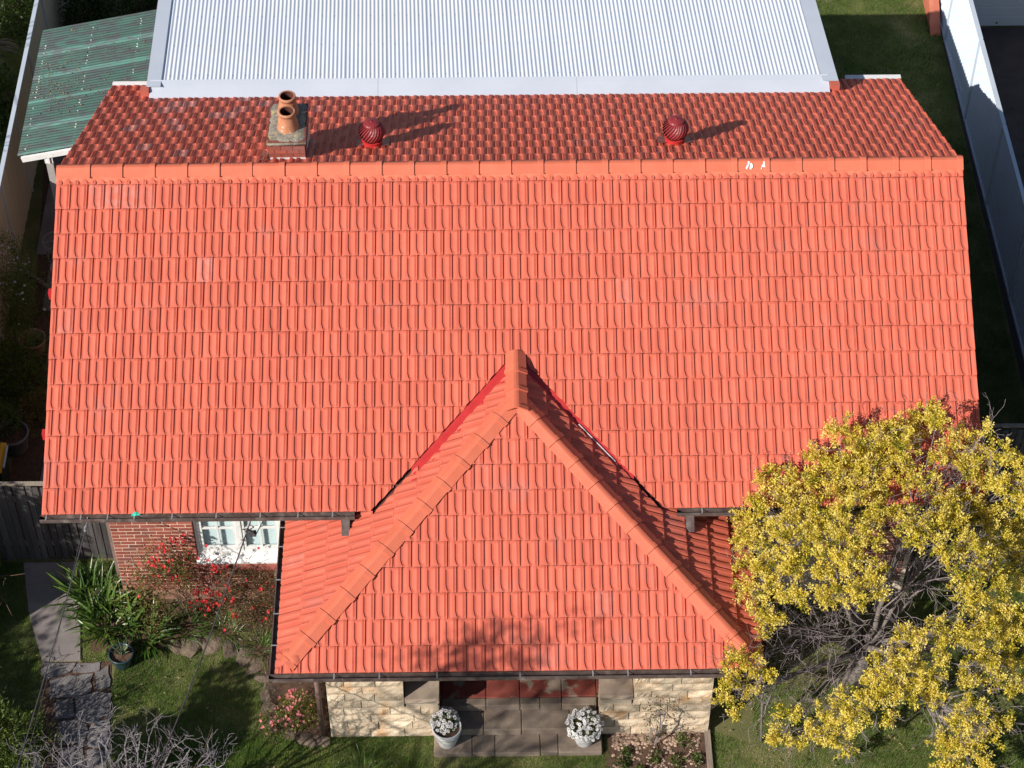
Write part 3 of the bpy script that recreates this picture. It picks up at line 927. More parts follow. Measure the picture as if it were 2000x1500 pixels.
# ---- rear extension: metal roof, flashings, walls
EY0, EY1, EZ0, SL = 4.50, 7.55, 3.44, .12
def ez(y): return EZ0 - (y - EY0) * SL
def shx(y): return -.035 * (y - EY0)
ext = MB()
ext.box(-6.3, 5.7, 4.56, 7.3, 0, 2.9)
ext = ext.build('rear_extension', MT['brick'], house)
x = -6.32; wv_ = .0762
k = 0
while x < 5.76:
    nper = 10 if k else 4
    x2 = min(x + nper * wv_, 5.80)
    P = []
    n = int(round((x2 - x) / wv_ * 6)) + 1
    for y in (EY0 + .02, EY1):
        for i in range(n):
            xx = x + (x2 - x) * i / (n - 1) + (.012 if i == n - 1 else 0)
            P.append((xx + shx(y), y, ez(y) + .0085 * math.cos((xx + 6.32) / wv_ * 2 * math.pi) + (.006 if i < 4 else 0)))
    m = MB(); m.grid(P, n, 2)
    m.build('roof_sheet', MT['whiteclean'], ext, smooth=True)
    x = x2; k += 1
m = MB()
for yy in (EY0 + .25, EY0 + 1.25, EY0 + 2.25):
    for i in range(2, 156, 3):
        xx = -6.32 + i * wv_
        m.lathe((xx + shx(yy), yy, ez(yy) + .009), [(.012, 0), (.009, .007), (0, .009)], 6)
m.build('roof_screws', MT['flashwhite'], ext, kind='stuff')
m = MB()
xs = [-6.50, -2.35, 1.27, 5.87]
def tz(y): return RZ - y * TT
for a, b in zip(xs, xs[1:]):
    m = MB()
    P = [(a + .002, EXY - .10, tz(EXY - .10) + .052), (b - .002, EXY - .10, tz(EXY - .10) + .052), (a + .002, EXY + .16, ez(EY0) + .0), (b - .002, EXY + .16, ez(EY0) + .0),
         (a + .002, EY0 + .09, ez(EY0) + .026), (b - .002, EY0 + .09, ez(EY0) + .026)]
    m.grid(P, 2, 3)
    P2 = [(a + .002, EXY - .10, tz(EXY - .10) + .03), (b - .002, EXY - .10, tz(EXY - .10) + .03)]
    m.add([P[0], P[1], P2[1], P2[0]], [(0, 3, 2, 1)])
    m.build('apron_flashing', MT['flashwhite'], ext)
for xa, xb, nm in ((-6.56, -6.30, 'l'), (5.74, 6.03, 'r')):
    m = MB()
    P = []
    for y in (EY0 - .12, EY1):
        s = shx(y)
        P += [(xa + s, y, ez(y) + (-.10 if nm == 'l' else .028)), (xa + s + .004, y, ez(y) + .028), (xb + s, y, ez(y) + .028), (xb + s + .003, y, ez(y) + (.012 if nm == 'l' else -.10))]
    m.grid(P, 4, 2)
    m.build('barge_capping', MT['flashwhite'], ext)
    m = MB()
    ya, yb = EY0 - .12, EY1
    xo = xa + .012 if nm == 'l' else xb - .012
    m.bar((xo + shx(ya), ya, ez(ya) - .10), (xo + shx(yb), yb, ez(yb) - .10), .03, .20)
    m.build('fascia', MT['redmetal'], ext)
m = MB()
m.box(5.875, 6.05, EXY - .02, EXY + .14, tz(EXY) + .03, ez(EY0) + .02)
m.box(-6.66, -6.505, EXY - .02, EXY + .14, tz(EXY) + .03, ez(EY0) + .02)
m.build('fascia_end', mat('salmon_paint', (.50, .13, .09), (.46, .12, .08), 4, .6), ext)

# ---- chimney
cx0, cx1, cy0, cy1, cz = -3.95, -3.34, .50, 1.45, 5.60
ch = MB().box(cx0 + .012, cx1 - .012, cy0 + .012, cy1 - .012, 4.3, cz - .04).build('chimney', MT['mortar'], house)
z = 5.26; k = 0
nbk = MB()
for kk in range(3):
    L = [.2, .2, .2] if kk % 2 == 0 else [.1, .2, .2, .1]
    x = cx0 + .004
    tot = sum(L); sc = (cx1 - cx0 - .008) / tot
    for l in L:
        l *= sc
        m = MB().box(x + .005, x + l - .005, cy0 - .002, cy0 + .05, z, z + .072)
        o = m.build('brick', MT['brick'], ch); o['tint'] = R.gauss(.05, .15)
        x += l
    for j in range(4):
        ya = cy0 + .06 + j * .22
        for xs_ in (cx0 - .002, cx1 - .05):
            m = MB().box(xs_, xs_ + .052, ya, ya + .21, z, z + .072)
            o = m.build('brick', MT['brick'], ch); o['tint'] = R.gauss(.0, .15)
    z += .081
for i in range(8):
    l = (cx1 - cx0) / 8
    m = MB().box(cx0 + i * l + .004, cx0 + i * l + l - .004, cy0 - .012, cy0 + .05, z, z + .085)
    o = m.build('brick', MT['brick'], ch); o['tint'] = R.gauss(-.3, .08)
for xs_ in (cx0 - .010, cx1 - .04):
    m = MB().box(xs_, xs_ + .05, cy0 + .055, cy1, z, z + .085); o = m.build('brick', MT['brick'], ch); o['tint'] = -.35
# lichen covered cap of flaunching, lumpy
P = []
nx, ny = 12, 16
for j in range(ny):
    for i in range(nx):
        u = i / (nx - 1); v = j / (ny - 1)
        e = min(u, 1 - u, v, 1 - v)
        P.append((cx0 - .012 + u * (cx1 - cx0 + .024), cy0 - .02 + v * (cy1 - cy0 + .03), cz - .02 + (.035 * min(1, e * 6)) + (R.uniform(-.009, .009) if e > 0 else 0)))
m = MB(); m.grid(P, nx, ny)
m.box(cx0 - .012, cx1 + .012, cy0 - .02, cy1 + .01, cz - .075, cz - .03)
m.build('chimney_cap', MT['capconc'], ch, smooth=True)
for (x, y) in ((-3.625, .845), (-3.64, 1.225)):
    m = MB()
    m.lathe((x, y, cz), [(.185, -.02), (.18, .03), (.165, .10), (.135, .26), (.125, .30), (.135, .302), (.142, .32), (.142, .345), (.132, .355), (.112, .35)], 28)
    o = m.build('chimney_pot', MT['pot_clay'], ch, smooth=True)
m = MB()
for (x, y) in ((-3.625, .845), (-3.64, 1.225)):
    m.lathe((x, y, cz), [(.112, .35), (.108, .2), (.12, .02), (.0, .02)], 20)
m.build('flue_lining', MT['soot'], ch, smooth=True)
m = MB()
m.box(cx0 + .02, cx1 - .005, cy0 - .03, cy0 - .004, tz(cy0) + .0, tz(cy0) + .055)
m.build('lead_flashing', MT['leadflash'], ch)
m = MB()
for xx in (cx1 + .004, cx0 - .022):
    m.add([(xx, cy0 - .03, tz(cy0) + .10), (xx, cy1, tz(cy1) + .12), (xx, cy1, tz(cy1)), (xx, cy0 - .03, tz(cy0))], [(0, 1, 2, 3)])
m.add([(cx1 + .002, cy0 - .03, tz(cy0) + .035), (cx1 + .09, cy0 - .03, tz(cy0) + .035), (cx1 + .09, cy1, tz(cy1) + .035), (cx1 + .002, cy1, tz(cy1) + .035)], [(0, 1, 2, 3)])
m.build('side_flashing', mat('grey_side_flashing', (.18, .2, .26), (.22, .24, .3), 5, .5), ch)
m = MB()
m.add([(cx0 - .20, cy0 - .12, tz(cy0 - .12) + .044), (cx0 - .004, cy0 - .12, tz(cy0 - .12) + .044), (cx0 - .004, cy0 + .5, tz(cy0 + .5) + .044), (cx0 - .13, cy0 + .5, tz(cy0 + .5) + .044)], [(0, 1, 2, 3)])
m.build('mortar_fillet', mat('dull_red_mortar', (.30, .08, .06), (.36, .12, .09), 9, .9, .4, 50), ch)

# ---------------------------------------------------------------- turbine vents
def turbine(x, y, label):
    zr = tz(y)
    t = thing('turbine_vent', (x, y, zr), label, 'roof vent', 'turbine vents on the rear roof slope')
    m = MB()
    m.add([(x - .28, y - .12, tz(y - .12) + .055), (x + .28, y - .12, tz(y - .12) + .055), (x + .28, y + .25, tz(y + .25) + .055), (x - .28, y + .25, tz(y + .25) + .055)], [(0, 1, 2, 3)])
    m.build('flashing_plate', mat('dull_maroon', (.2, .05, .05), (.25, .07, .065), 6, .5), t)
    m = MB(); m.lathe((x, y, zr), [(.165, -.1), (.165, .15), (.178, .155), (.178, .175), (.15, .178)], 28)
    m.build('collar', MT['redmetal'], t, smooth=False)
    m = MB(); m.lathe((x, y, zr), [(.13, .17), (.165, .25), (.175, .33), (.15, .43), (.08, .5)], 20)
    m.build('core', MT['ventdark'], t, smooth=True)
    Cz = zr + .335; rr = .212
    for k in range(24):
        P = []
        for j in range(9):
            v = j / 8
            lat = math.radians(-52 + v * 106)
            tw = 2 * math.pi * k / 24 + (v - .5) * 1.05
            for i, (da, dr) in enumerate(((0, .90), (.45, 1.0), (.9, 1.05))):
                an = tw + da * 2 * math.pi / 24 * .82
                rad = rr * math.cos(lat) * dr
                P.append((x + rad * math.cos(an), y + rad * math.sin(an), Cz + rr * .92 * math.sin(lat)))
        m = MB(); m.grid(P, 3, 9)
        m.build('vane', MT['vent'], t)
    m = MB(); m.lathe((x, y, Cz), [(.135, .155), (.135, .168), (.10, .19), (.05, .203), (0, .207)], 24)
    m.lathe((x, y, Cz), [(.022, .2), (.018, .215), (0, .218)], 10)
    for k in range(16):
        an = 2 * math.pi * k / 16
        m.lathe((x + .12 * math.cos(an), y + .12 * math.sin(an), Cz + .18), [(.008, 0), (.006, .008), (0, .01)], 6)
    m.build('crown_plate', MT['vent'], t, smooth=True)
turbine(-2.29, 1.24, 'maroon turbine vent standing in the shadow of the brick chimney')
turbine(2.77, 1.24, 'maroon turbine vent on the open tiles far from the chimney')

# ---------------------------------------------------------------- fences
def fence_sheet(mb, a, b, z0, z1, pitch, amp, off):
    a = Vector(a); b = Vector(b); d = (b - a); L = d.length; d.normalize(); nrm = Vector((-d.y, d.x, 0))
    n = max(2, int(round(L / pitch))) * 4 + 1
    P = []
    for z in (z0, z1):
        for i in range(n):
            ph = (i % 4)
            h = (0, amp, amp, 0)[ph]
            P.append(a + d * (L * i / (n - 1)) + nrm * (h + off) + Vector((0, 0, z)))
    mb.grid(P, n, 2)
rf = thing('metal_fence', (9.3, 4, 0), 'long pale corrugated steel fence between the side lawn and the driveway', 'fence')
posts = [12.2, 9.70, 7.21, 4.72, 2.18, -.3, -2.8, -5.3]
fx_ = lambda y: 9.24 + .0155 * (11 - y)
for y0, y1 in zip(posts, posts[1:]):
    m = MB(); fence_sheet(m, (fx_(y0), y0 - .03, 0), (fx_(y1), y1 + .03, 0), -.03, 2.05, .125, .028, 0)
    m.build('fence_panel', MT['fence_white'], rf)
    m = MB(); m.box(fx_(y1) - .03, fx_(y1) + .04, y1 - .03, y1 + .03, 0, 2.09)
    m.build('fence_post', MT['fence_rail'], rf)
    m = MB(); m.bar((fx_(y0) + .005, y0 - .032, 2.075), (fx_(y1) + .005, y1 + .032, 2.075), .075, .05)
    m.build('fence_rail', MT['fence_rail'], rf)
    m = MB(); m.bar((fx_(y0) + .005, y0 - .032, .04), (fx_(y1) + .005, y1 + .032, .04), .06, .05)
    m.build('fence_rail', MT['fence_rail'], rf)
lf = thing('metal_fence', (-9.31, 4, 0), 'cream steel fence with a blue grey rail beside the green awning', 'fence')
lposts = [13.4, 11.1, 9.0, 7.19, 5.37, 3.4, 1.2, -1.1, -3.6]
for y0, y1 in zip(lposts, lposts[1:]):
    m = MB(); fence_sheet(m, (-9.32, y0 - .015, 0), (-9.32, y1 + .015, 0), -.05, 2.06, .30, .008, 0)
    m.build('fence_panel', MT['fence_cream'], lf)
    m = MB(); m.box(-9.345, -9.285, y1 - .015, y1 + .015, 0, 2.08)
    m.build('fence_post', MT['fence_rail'], lf)
    m = MB(); m.bar((-9.315, y0 - .008, 2.09), (-9.315, y1 + .008, 2.09), .08, .05)
    m.build('fence_rail', MT['fence_rail'], lf)
m = MB(); fence_sheet(m, (-9.32, -3.62, 0), (-9.5, -6.1, 0), .02, 1.9, .30, .008, 0)
m.build('fence_panel', MT['fence_cream'], lf)

def paling_fence(loc, x0, x1, y, h, label):
    t = thing('paling_fence', loc, label, 'fence')
    x = x0
    while x < x1:
        wd = R.uniform(.085, .115)
        hh = h + R.uniform(-.05, .03)
        m = MB(); 
        tl = R.uniform(-.012, .012)
        m.add([(x, y, 0), (x + wd, y, 0), (x + wd, y + .018, 0), (x, y + .018, 0), (x + tl, y, hh), (x + wd + tl, y, hh), (x + wd + tl, y + .018, hh), (x + tl, y + .018, hh)],
              [(3, 2, 1, 0), (4, 5, 6, 7), (0, 1, 5, 4), (1, 2, 6, 5), (2, 3, 7, 6), (3, 0, 4, 7)])
        o = m.build('paling', MT['paling'], t); o['tint'] = R.gauss(0, .22)
        x += wd + R.uniform(.006, .028)
    for q in ((y + .019, y + .075, h, h + .05), (y + .02, y + .07, .35, .43), (y + .02, y + .07, h - .4, h - .32)):
        MB().box(x0, x1, *q).build('rail', MT['timber'], t)
paling_fence((-8, -3.69, 0), -9.25, -6.6, -3.69, 1.93, 'dark weathered paling fence closing the side passage by the brick wall')
paling_fence((8, -2.6, 0), 6.62, 9.35, -2.6, 1.85, 'weathered paling fence half hidden behind the golden tree')

# ---------------------------------------------------------------- green awning
aw = thing('awning', (-8, 5.8, 0), 'green corrugated plastic awning with dirt stains beside the cream fence', 'awning')
AWM = mat('green_fibreglass', (.035, .10, .085), (.05, .13, .108), 1.6, .5, .1, 40, spec=.25, c3=(.05, .065, .07), s3=7, t3=(.42, .60), stretch=(.45, 1, 1), tint=1.0)
tr = AWM.node_tree.nodes.new('ShaderNodeBsdfTransparent'); tr.inputs[0].default_value = (.45, .85, .70, 1)
mxs = AWM.node_tree.nodes.new('ShaderNodeMixShader'); mxs.inputs[0].default_value = .22
AWM.node_tree.links.new(AWM.node_tree.nodes['Principled BSDF'].outputs[0], mxs.inputs[1])
AWM.node_tree.links.new(tr.outputs[0], mxs.inputs[2])
AWM.node_tree.links.new(mxs.outputs[0], AWM.node_tree.nodes['Material Output'].inputs[0])
def awz(x, y): return 2.15 + (x + 9.05) * .215
ys = [4.0, 4.72, 5.44, 6.16, 6.86, 7.56]
for q, (a, b) in enumerate(zip(ys, ys[1:])):
    m = MB(); P = []
    n = int(round((b - a + .09) / .0762 * 6)) + 1
    for x in np.linspace(-9.06, -6.62, 10):
        for i in range(n):
            y = a + (b - a + .09) * i / (n - 1)
            P.append((x, y, awz(x, y) + .019 * math.cos((y - 4.0) / .0762 * 2 * math.pi) + (.003 if i < 9 else 0) + (.0015 * (q % 2))))
    m.grid(P, n, 10)
    for k in range(len(m.t)):
        m.t[k] = .02 if (k % (n - 1)) > 8 else 1.1
    m.build('roof_sheet', AWM, aw, smooth=True)
for x in (-8.93, -8.02, -7.05):
    m = MB(); m.bar((x, 4.05, awz(x, 0) - .045), (x, 7.55, awz(x, 0) - .045), .05, .05)
    m.build('purlin', MT['white'], aw)
m = MB(); m.bar((-8.98, 3.99, awz(-8.98, 0) - .07), (-6.62, 3.99, awz(-6.62, 0) - .07), .05, .11)
m.build('fascia_board', MT['white'], aw)
m = MB(); m.box(-8.56, -8.43, 4.02, 4.10, 0, awz(-8.5, 0) - .09)
m.build('post', MT['render'], aw)
m = MB(); m.box(-8.57, -8.42, 4.0, 4.018, 1.98, 2.12); m.box(-8.51, -8.47, 3.97, 4.0, 2.0, 2.16)
m.build('bracket', MT['white'], aw)
m = MB()
for _ in range(60):
    x = R.choice((-8.93, -8.02, -7.05)) + R.uniform(-.01, .01); y = 4.02 + .0762 * R.randrange(0, 46)
    m.lathe((x, y, awz(x, y) + .012), [(.014, 0), (.008, .008), (0, .01)], 6)
m.build('roof_screws', MT['white'], aw, kind='stuff')
tag(aw, kind=None)
# leaf litter lying on the awning
Pn = []
for _ in range(420):
    cxx, cyy, s = R.choice(((-8.55, 5.75, .22), (-8.3, 5.6, .3), (-8.6, 6.5, .2), (-7.9, 6.9, .8), (-8.2, 5.0, .8), (-7.5, 5.9, .7)))
    x = cxx + R.gauss(0, s); y = cyy + R.gauss(0, s)
    if -9 < x < -6.7 and 4.05 < y < 7.5: Pn.append((x, y, awz(x, y) + .016))
Pn = np.array(Pn); D = NP.normal(size=Pn.shape) * np.array([1, 1, .15])
V = leaf_quads(Pn, D, NP.uniform(.02, .06, len(Pn)), NP.uniform(.012, .03, len(Pn)), face=np.array([[0, 0, 1.0]]))
ll = quads('leaf_litter', V, MT['straw'], None, None, 'stuff')
tag(ll, 'scattered dry leaf litter lying on the green awning', 'leaf litter')

# ---------------------------------------------------------------- neighbour's garage, painted wedge
ga = thing('garage', (11.5, 12, 0), 'pale garage with a ribbed door at the end of the dark driveway', 'garage')
m = MB(); m.box(9.65, 15, 10.30, 15, 0, 2.7); m.build('wall', MT['render'], ga)
for i in range(10):
    m = MB(); z0 = .02 + i * .26
    m.add([(9.75, 10.20, z0), (14, 10.20, z0), (14, 10.17, z0 + .02), (9.75, 10.17, z0 + .02), (9.75, 10.17, z0 + .235), (14, 10.17, z0 + .235), (14, 10.20, z0 + .257), (9.75, 10.20, z0 + .257)],
          [(0, 1, 2, 3), (3, 2, 5, 4), (4, 5, 6, 7)])
    m.build('door_panel', MT['door'], ga)
MB().box(9.75, 14, 10.205, 10.25, 0, 2.65).build('door_backing', MT['render'], ga)
MB().box(10.38, 10.42, 10.155, 10.172, .10, .13).build('lock', MT['cable'], ga)
m = MB()
vs = [(8.98, 9.9, 0), (9.2, 9.9, 0), (8.98, 12.5, 0), (9.2, 12.5, 0), (9.02, 12.5, 1.5), (9.2, 12.5, 1.5), (9.10, 9.95, .05), (9.2, 9.95, .05)]
m.add(vs, [(0, 6, 4, 2), (6, 7, 5, 4), (2, 4, 5, 3), (0, 1, 7, 6)])
tag(m.build('sloping_board', MT['wedge']), 'orange red sloping board leaning at the back of the white fence', 'board')

# ---------------------------------------------------------------- pots
def pot(name, c, prof, material, label, cat='pot', soil=None, group=None, n=32):
    t = thing(name, c, label, cat, group)
    m = MB(); m.lathe(c, prof, n, cap_bottom=True); m.build('body', material, t, smooth=True)
    if soil:
        m = MB()
        r, z = soil; P = [(c[0], c[1], c[2] + z + .012)]
        for ring in (.5, 1.0):
            for k in range(16):
                a = 2 * math.pi * k / 16; P.append((c[0] + r * ring * math.cos(a), c[1] + r * ring * math.sin(a), c[2] + z + R.uniform(-.01, .012)))
        fs = [(0, 1 + k, 1 + (k + 1) % 16) for k in range(16)] + [(1 + k, 17 + k, 17 + (k + 1) % 16, 1 + (k + 1) % 16) for k in range(16)]
        m.add(P, fs); m.build('soil', MT['soil'], t)
    return t
URN = [(.135, 0), (.14, .03), (.165, .12), (.195, .24), (.215, .34), (.225, .36), (.225, .385), (.215, .39), (.222, .41), (.235, .42), (.235, .45), (.212, .455), (.205, .42), (.2, .38)]
def daisies(t, c, rad, hgt, nf, off=(0, 0)):
    cx, cy, cz = c[0] + off[0], c[1] + off[1], c[2]
    n = 1500
    d = unit(NP.normal(size=(n, 3))); d[:, 2] = np.abs(d[:, 2])
    r = NP.uniform(.25, 1, n) ** .6
    P = np.array([cx, cy, cz]) + d * r[:, None] * np.array([rad, rad, hgt])
    V = leaf_quads(P, d + NP.normal(size=(n, 3)) * .6, NP.uniform(.025, .05, n), NP.uniform(.008, .016, n))
    quads('foliage', V, LM['green'], t, NP.uniform(.2, .9, n), 'stuff')
    VV = []; TT_ = []; CC = []
    for _ in range(nf):
        dd = unit(NP.normal(size=3)); dd[2] = abs(dd[2])
        p = np.array([cx, cy, cz]) + dd * np.array([rad, rad, hgt]) * R.uniform(.92, 1.08)
        nn_ = unit(dd * .6 + np.array([-.2, -.5, .7]) + NP.normal(size=3) * .25)
        a = unit(np.cross(nn_, [0.3, .2, 1])); b = np.cross(nn_, a)
        fr = R.uniform(.022, .034)
        for k in range(9):
            an = 2 * math.pi * k / 9
            dr = a * math.cos(an) + b * math.sin(an); sd = -a * math.sin(an) + b * math.cos(an)
            VV.append([p + dr * fr * .2, p + dr * fr * .7 + sd * fr * .24, p + dr * fr - nn_ * .002, p + dr * fr * .7 - sd * fr * .24]); TT_.append(R.random())
        CC.append([p + nn_ * .004 + a * .006, p + nn_ * .004 + b * .006, p + nn_ * .004 - a * .006, p + nn_ * .004 - b * .006])
    quads('flowers', VV, LM['whiteflower'], t, TT_, 'stuff')
    quads('flower_centres', CC, MT['rock'], t, None, 'stuff')
t = pot('flower_pot', (-1.09, -7.47, .11), URN, MT['urn'], 'white urn with a loose tuft of white daisies and bare soil, left of the steps', 'flower pot', (.2, .40), 'white urns beside the porch steps')
daisies(t, (-1.10, -7.40, .48), .22, .26, 150, (-.03, .05))
t = pot('flower_pot', (1.06, -7.47, .11), URN, MT['urn'], 'white urn brimming with a round mound of white daisies, right of the steps', 'flower pot', (.2, .40), 'white urns beside the porch steps')
daisies(t, (1.06, -7.45, .47), .28, .28, 170)
t = pot('plant_pot', (-6.36, -5.84, .0), [(.13, 0), (.14, .02), (.175, .2), (.185, .26), (.2, .265), (.205, .30), (.185, .305), (.18, .26), (.175, .24)], MT['teal'], 'dark teal glazed pot holding a spiky aloe on the stone path edge', 'plant pot', (.175, .25))
def blade_mesh(name, L, wdt, arch, material, seg=6, keel=.25, tipw=.12):
    vs, fs = [], []
    for i in range(seg + 1):
        u = i / seg
        ww = wdt * (1 - (1 - tipw) * u ** 2.2) * (.55 + .45 * min(1, u * 4))
        if i == seg: ww = .002
        x = L * (u - .12 * arch * u * u); z = L * (.55 * u - arch * .75 * u * u)
        vs += [(x, -ww / 2, z), (x, 0, z - keel * ww), (x, ww / 2, z)]
    for i in range(seg):
        a = i * 3
        fs += [(a, a + 3, a + 4, a + 1), (a + 1, a + 4, a + 5, a + 2)]
    me = bpy.data.meshes.new(name); me.from_pydata(vs, [], fs); me.materials.append(material)
    return me
def place_leaf(me, name, parent, p, az, pitch, s, tint, roll=0.0):
    o = link(name, me, parent)
    L = root_loc(parent)
    o.matrix_local = Matrix.Translation(Vector(p) - L) @ Matrix.Rotation(az, 4, 'Z') @ Matrix.Rotation(-pitch, 4, 'Y') @ Matrix.Rotation(roll, 4, 'X') @ Matrix.Scale(s, 4)
    o['tint'] = tint
    return o
alm = blade_mesh('aloe_leaf', .27, .032, .12, LM['aloe'], 4, .5)
for k in range(13):
    place_leaf(alm, 'leaf', t, (-6.36, -5.84, .26), k * 2.4, R.uniform(.1, .85), R.uniform(.8, 1.1), R.random())

t = pot('plant_pot', (-8.70, 1.10, .03), [(.18, 0), (.185, .02), (.235, .27), (.25, .28), (.25, .31), (.232, .315), (.222, .29), (.19, .10)], MT['claypot'], 'empty round clay pot with bare earth beside the house wall', 'plant pot', (.19, .10))
t = pot('plant_pot', (-8.72, -1.25, .03), [(.2, 0), (.21, .02), (.265, .36), (.285, .37), (.285, .42), (.262, .425), (.25, .39), (.245, .36)], MT['plasticgrey'], 'large grey plastic pot with a leafy shrub in the shady passage', 'plant pot', (.245, .37))
n = 900
d = unit(NP.normal(size=(n, 3))); d[:, 2] = np.abs(d[:, 2])
P = np.array([-8.82, -1.18, .5]) + d * (NP.uniform(.2, 1, n) ** .5)[:, None] * np.array([.26, .26, .55])
quads('foliage', leaf_quads(P, d + NP.normal(size=(n, 3)) * .5, NP.uniform(.05, .09, n), NP.uniform(.02, .04, n), .1), LM['green'], t, NP.uniform(.1, .8, n), 'stuff')
t = pot('plant_pot', (-8.40, 2.95, .03), [(.13, 0), (.14, .02), (.19, .26), (.205, .27), (.205, .30), (.185, .305), (.175, .27)], MT['urn'], 'white pot with a round wire climbing frame against the house', 'plant pot', (.175, .25))
m = MB()
for k in range(4):
    an = k * math.pi / 2 + .3
    m.tube([(-8.40 + .15 * math.cos(an), 2.95 + .15 * math.sin(an), .28), (-8.40 + .24 * math.cos(an), 2.95 + .24 * math.sin(an), 1.02)], .005, 5)
for z, r in ((.62, .195), (1.02, .24)):
    m.tube([(-8.40 + r * math.cos(q), 2.95 + r * math.sin(q), z) for q in np.linspace(0, 2 * math.pi, 25)], .006, 5)
for an in (.3, .3 + math.pi / 2):
    m.tube([(-8.40 + .24 * math.cos(an), 2.95 + .24 * math.sin(an), 1.02), (-8.40 - .24 * math.cos(an), 2.95 - .24 * math.sin(an), 1.02)], .005, 5)
m.build('wire_frame', MT['wire'], t)
n = 260
P = np.array([-8.40, 2.95, .6]) + NP.normal(size=(n, 3)) * np.array([.09, .09, .16])
quads('foliage', leaf_quads(P, NP.normal(size=(n, 3)), NP.uniform(.04, .07, n), NP.uniform(.02, .04, n)), LM['green'], t, NP.uniform(.2, .9, n), 'stuff')
m = MB(); m.tube([(-9.15, 3.12, .05), (-8.35, 2.42, .05)], .04, 10); m.tube([(-8.86, 2.87, .05), (-8.80, 2.815, .05)], .05, 10)
tag(m.build('pipe', MT['pvc'], smooth=True), 'dull plastic pipe lying across the shady side passage', 'pipe')
# yellow lidded wheelie bin
t = thing('wheelie_bin', (-8.91, -2.25, 0), 'wheelie bin with a bright yellow lid at the left edge of the passage', 'bin')
m = MB(); m.add([(-9.11, -2.48, .08), (-8.71, -2.48, .08), (-8.71, -2.0, .08), (-9.11, -2.0, .08), (-9.18, -2.55, .95), (-8.64, -2.55, .95), (-8.64, -1.95, .95), (-9.18, -1.95, .95)],
              [(3, 2, 1, 0), (0, 1, 5, 4), (1, 2, 6, 5), (2, 3, 7, 6), (3, 0, 4, 7), (4, 5, 6, 7)]); m.build('body', MT['binbody'], t)
m = MB(); m.add([(-9.21, -2.6, .96), (-8.63, -2.6, .96), (-8.63, -1.92, .96), (-9.21, -1.92, .96), (-9.16, -2.52, 1.04), (-8.69, -2.52, 1.04), (-8.69, -2.0, 1.06), (-9.16, -2.0, 1.06)],
              [(0, 1, 5, 4), (1, 2, 6, 5), (2, 3, 7, 6), (3, 0, 4, 7), (4, 5, 6, 7), (3, 2, 1, 0)]); m.build('lid', MT['yellow'], t)
m = MB(); m.tube([(-8.60, -2.5, .99), (-8.60, -2.02, 1.0)], .018, 8); m.build('handle', MT['fence_rail'], t)
for y in (-2.45, -2.05):
    m = MB(); m.tube([(-9.03, y - .03, .1), (-9.03, y + .03, .1)], .1, 14); m.build('wheel', MT['cable'], t)

# small things on the eave
m = MB()
P = []
for j in range(6):
    for i in range(7):
        u = i / 6 - .5; v = j / 5 - .5
        P.append((-5.86 + u * .14, -A - .03 + v * .075 + u * .02, EZ + .012 + .035 * (1 - (2 * u) ** 2) * (1 - (2 * v) ** 2) + R.uniform(-.008, .008)))
m.grid(P, 7, 6)
tag(m.build('plastic_scrap', MT['rag']), 'crumpled teal plastic scrap caught on the left eave gutter', 'plastic scrap')

# overhead service cables
def cable(name, a, b, sag, rad, label, fit):
    t = thing(name, a, label, 'cable', None)
    a = Vector(a); b = Vector(b)
    m = MB()
    pts = [a.lerp(b, k / 30) - Vector((0, 0, sag * 4 * (k / 30) * (1 - k / 30))) for k in range(31)]
    m.tube(pts, rad, 6)
    m.build('wire', MT['cable'], t)
    if fit: 
        d = (b - a).normalized()
        m = MB(); m.tube([a - d * .02, a + d * .05, a + d * .06, a + d * .16], [.012, .02, .03, .018], 8); m.build('insulator', MT['wire'], t)
        m = MB(); m.tube([a - d * .02, a + Vector((0, .12, .03))], .012, 6); m.build('hook', MT['steel'], t)
    return t
cable('service_cable', (-6.62, -5.18, 2.82), (-7.6, -20.0, 6.3), .55, .010, 'thick overhead cable from the left eave down past the concrete path', True)
cable('service_cable', (-6.68, -5.18, 2.80), (-7.55, -20.0, 5.75), .75, .004, 'thin slack wire hanging just beside the thick left cable', False)
t = cable('service_cable', (-4.18, -4.98, 2.43), (-6.75, -20, 8.2), 1.1, .011, 'black twisted overhead cable leading from the wall above the window', True)
m = MB()
m.tube([(-4.18, -4.98, 2.43), (-4.10, -4.85, 2.6), (-4.0, -4.7, 2.7), (-3.93, -4.6, 2.75)], .012, 6)
m.tube([(-4.18, -5.0, 2.43), (-4.06, -5.0, 2.30), (-3.96, -4.85, 2.42), (-3.9, -4.65, 2.6)], .009, 6)
m.tube([(-4.2, -5.0, 2.44), (-4.28, -4.95, 2.36), (-4.2, -4.9, 2.27), (-4.1, -4.9, 2.35), (-4.12, -4.95, 2.45)], .008, 6)
m.box(-4.16, -4.06, -5.02, -4.95, 2.26, 2.34)
m.build('loop', MT['cable'], t)
m = MB(); m.tube([(-4.02, -4.56, 2.78), (-4.18, -4.98, 2.46)], .018, 6); m.build('bracket', MT['steel'], t)
m = MB(); m.tube([(3.86, -7.45, 0), (3.78, -6.75, 2.15)], .018, 8)
tag(m.build('garden_pole', MT['twig'], smooth=True), 'thin pale pole leaning against the right porch corner', 'pole')

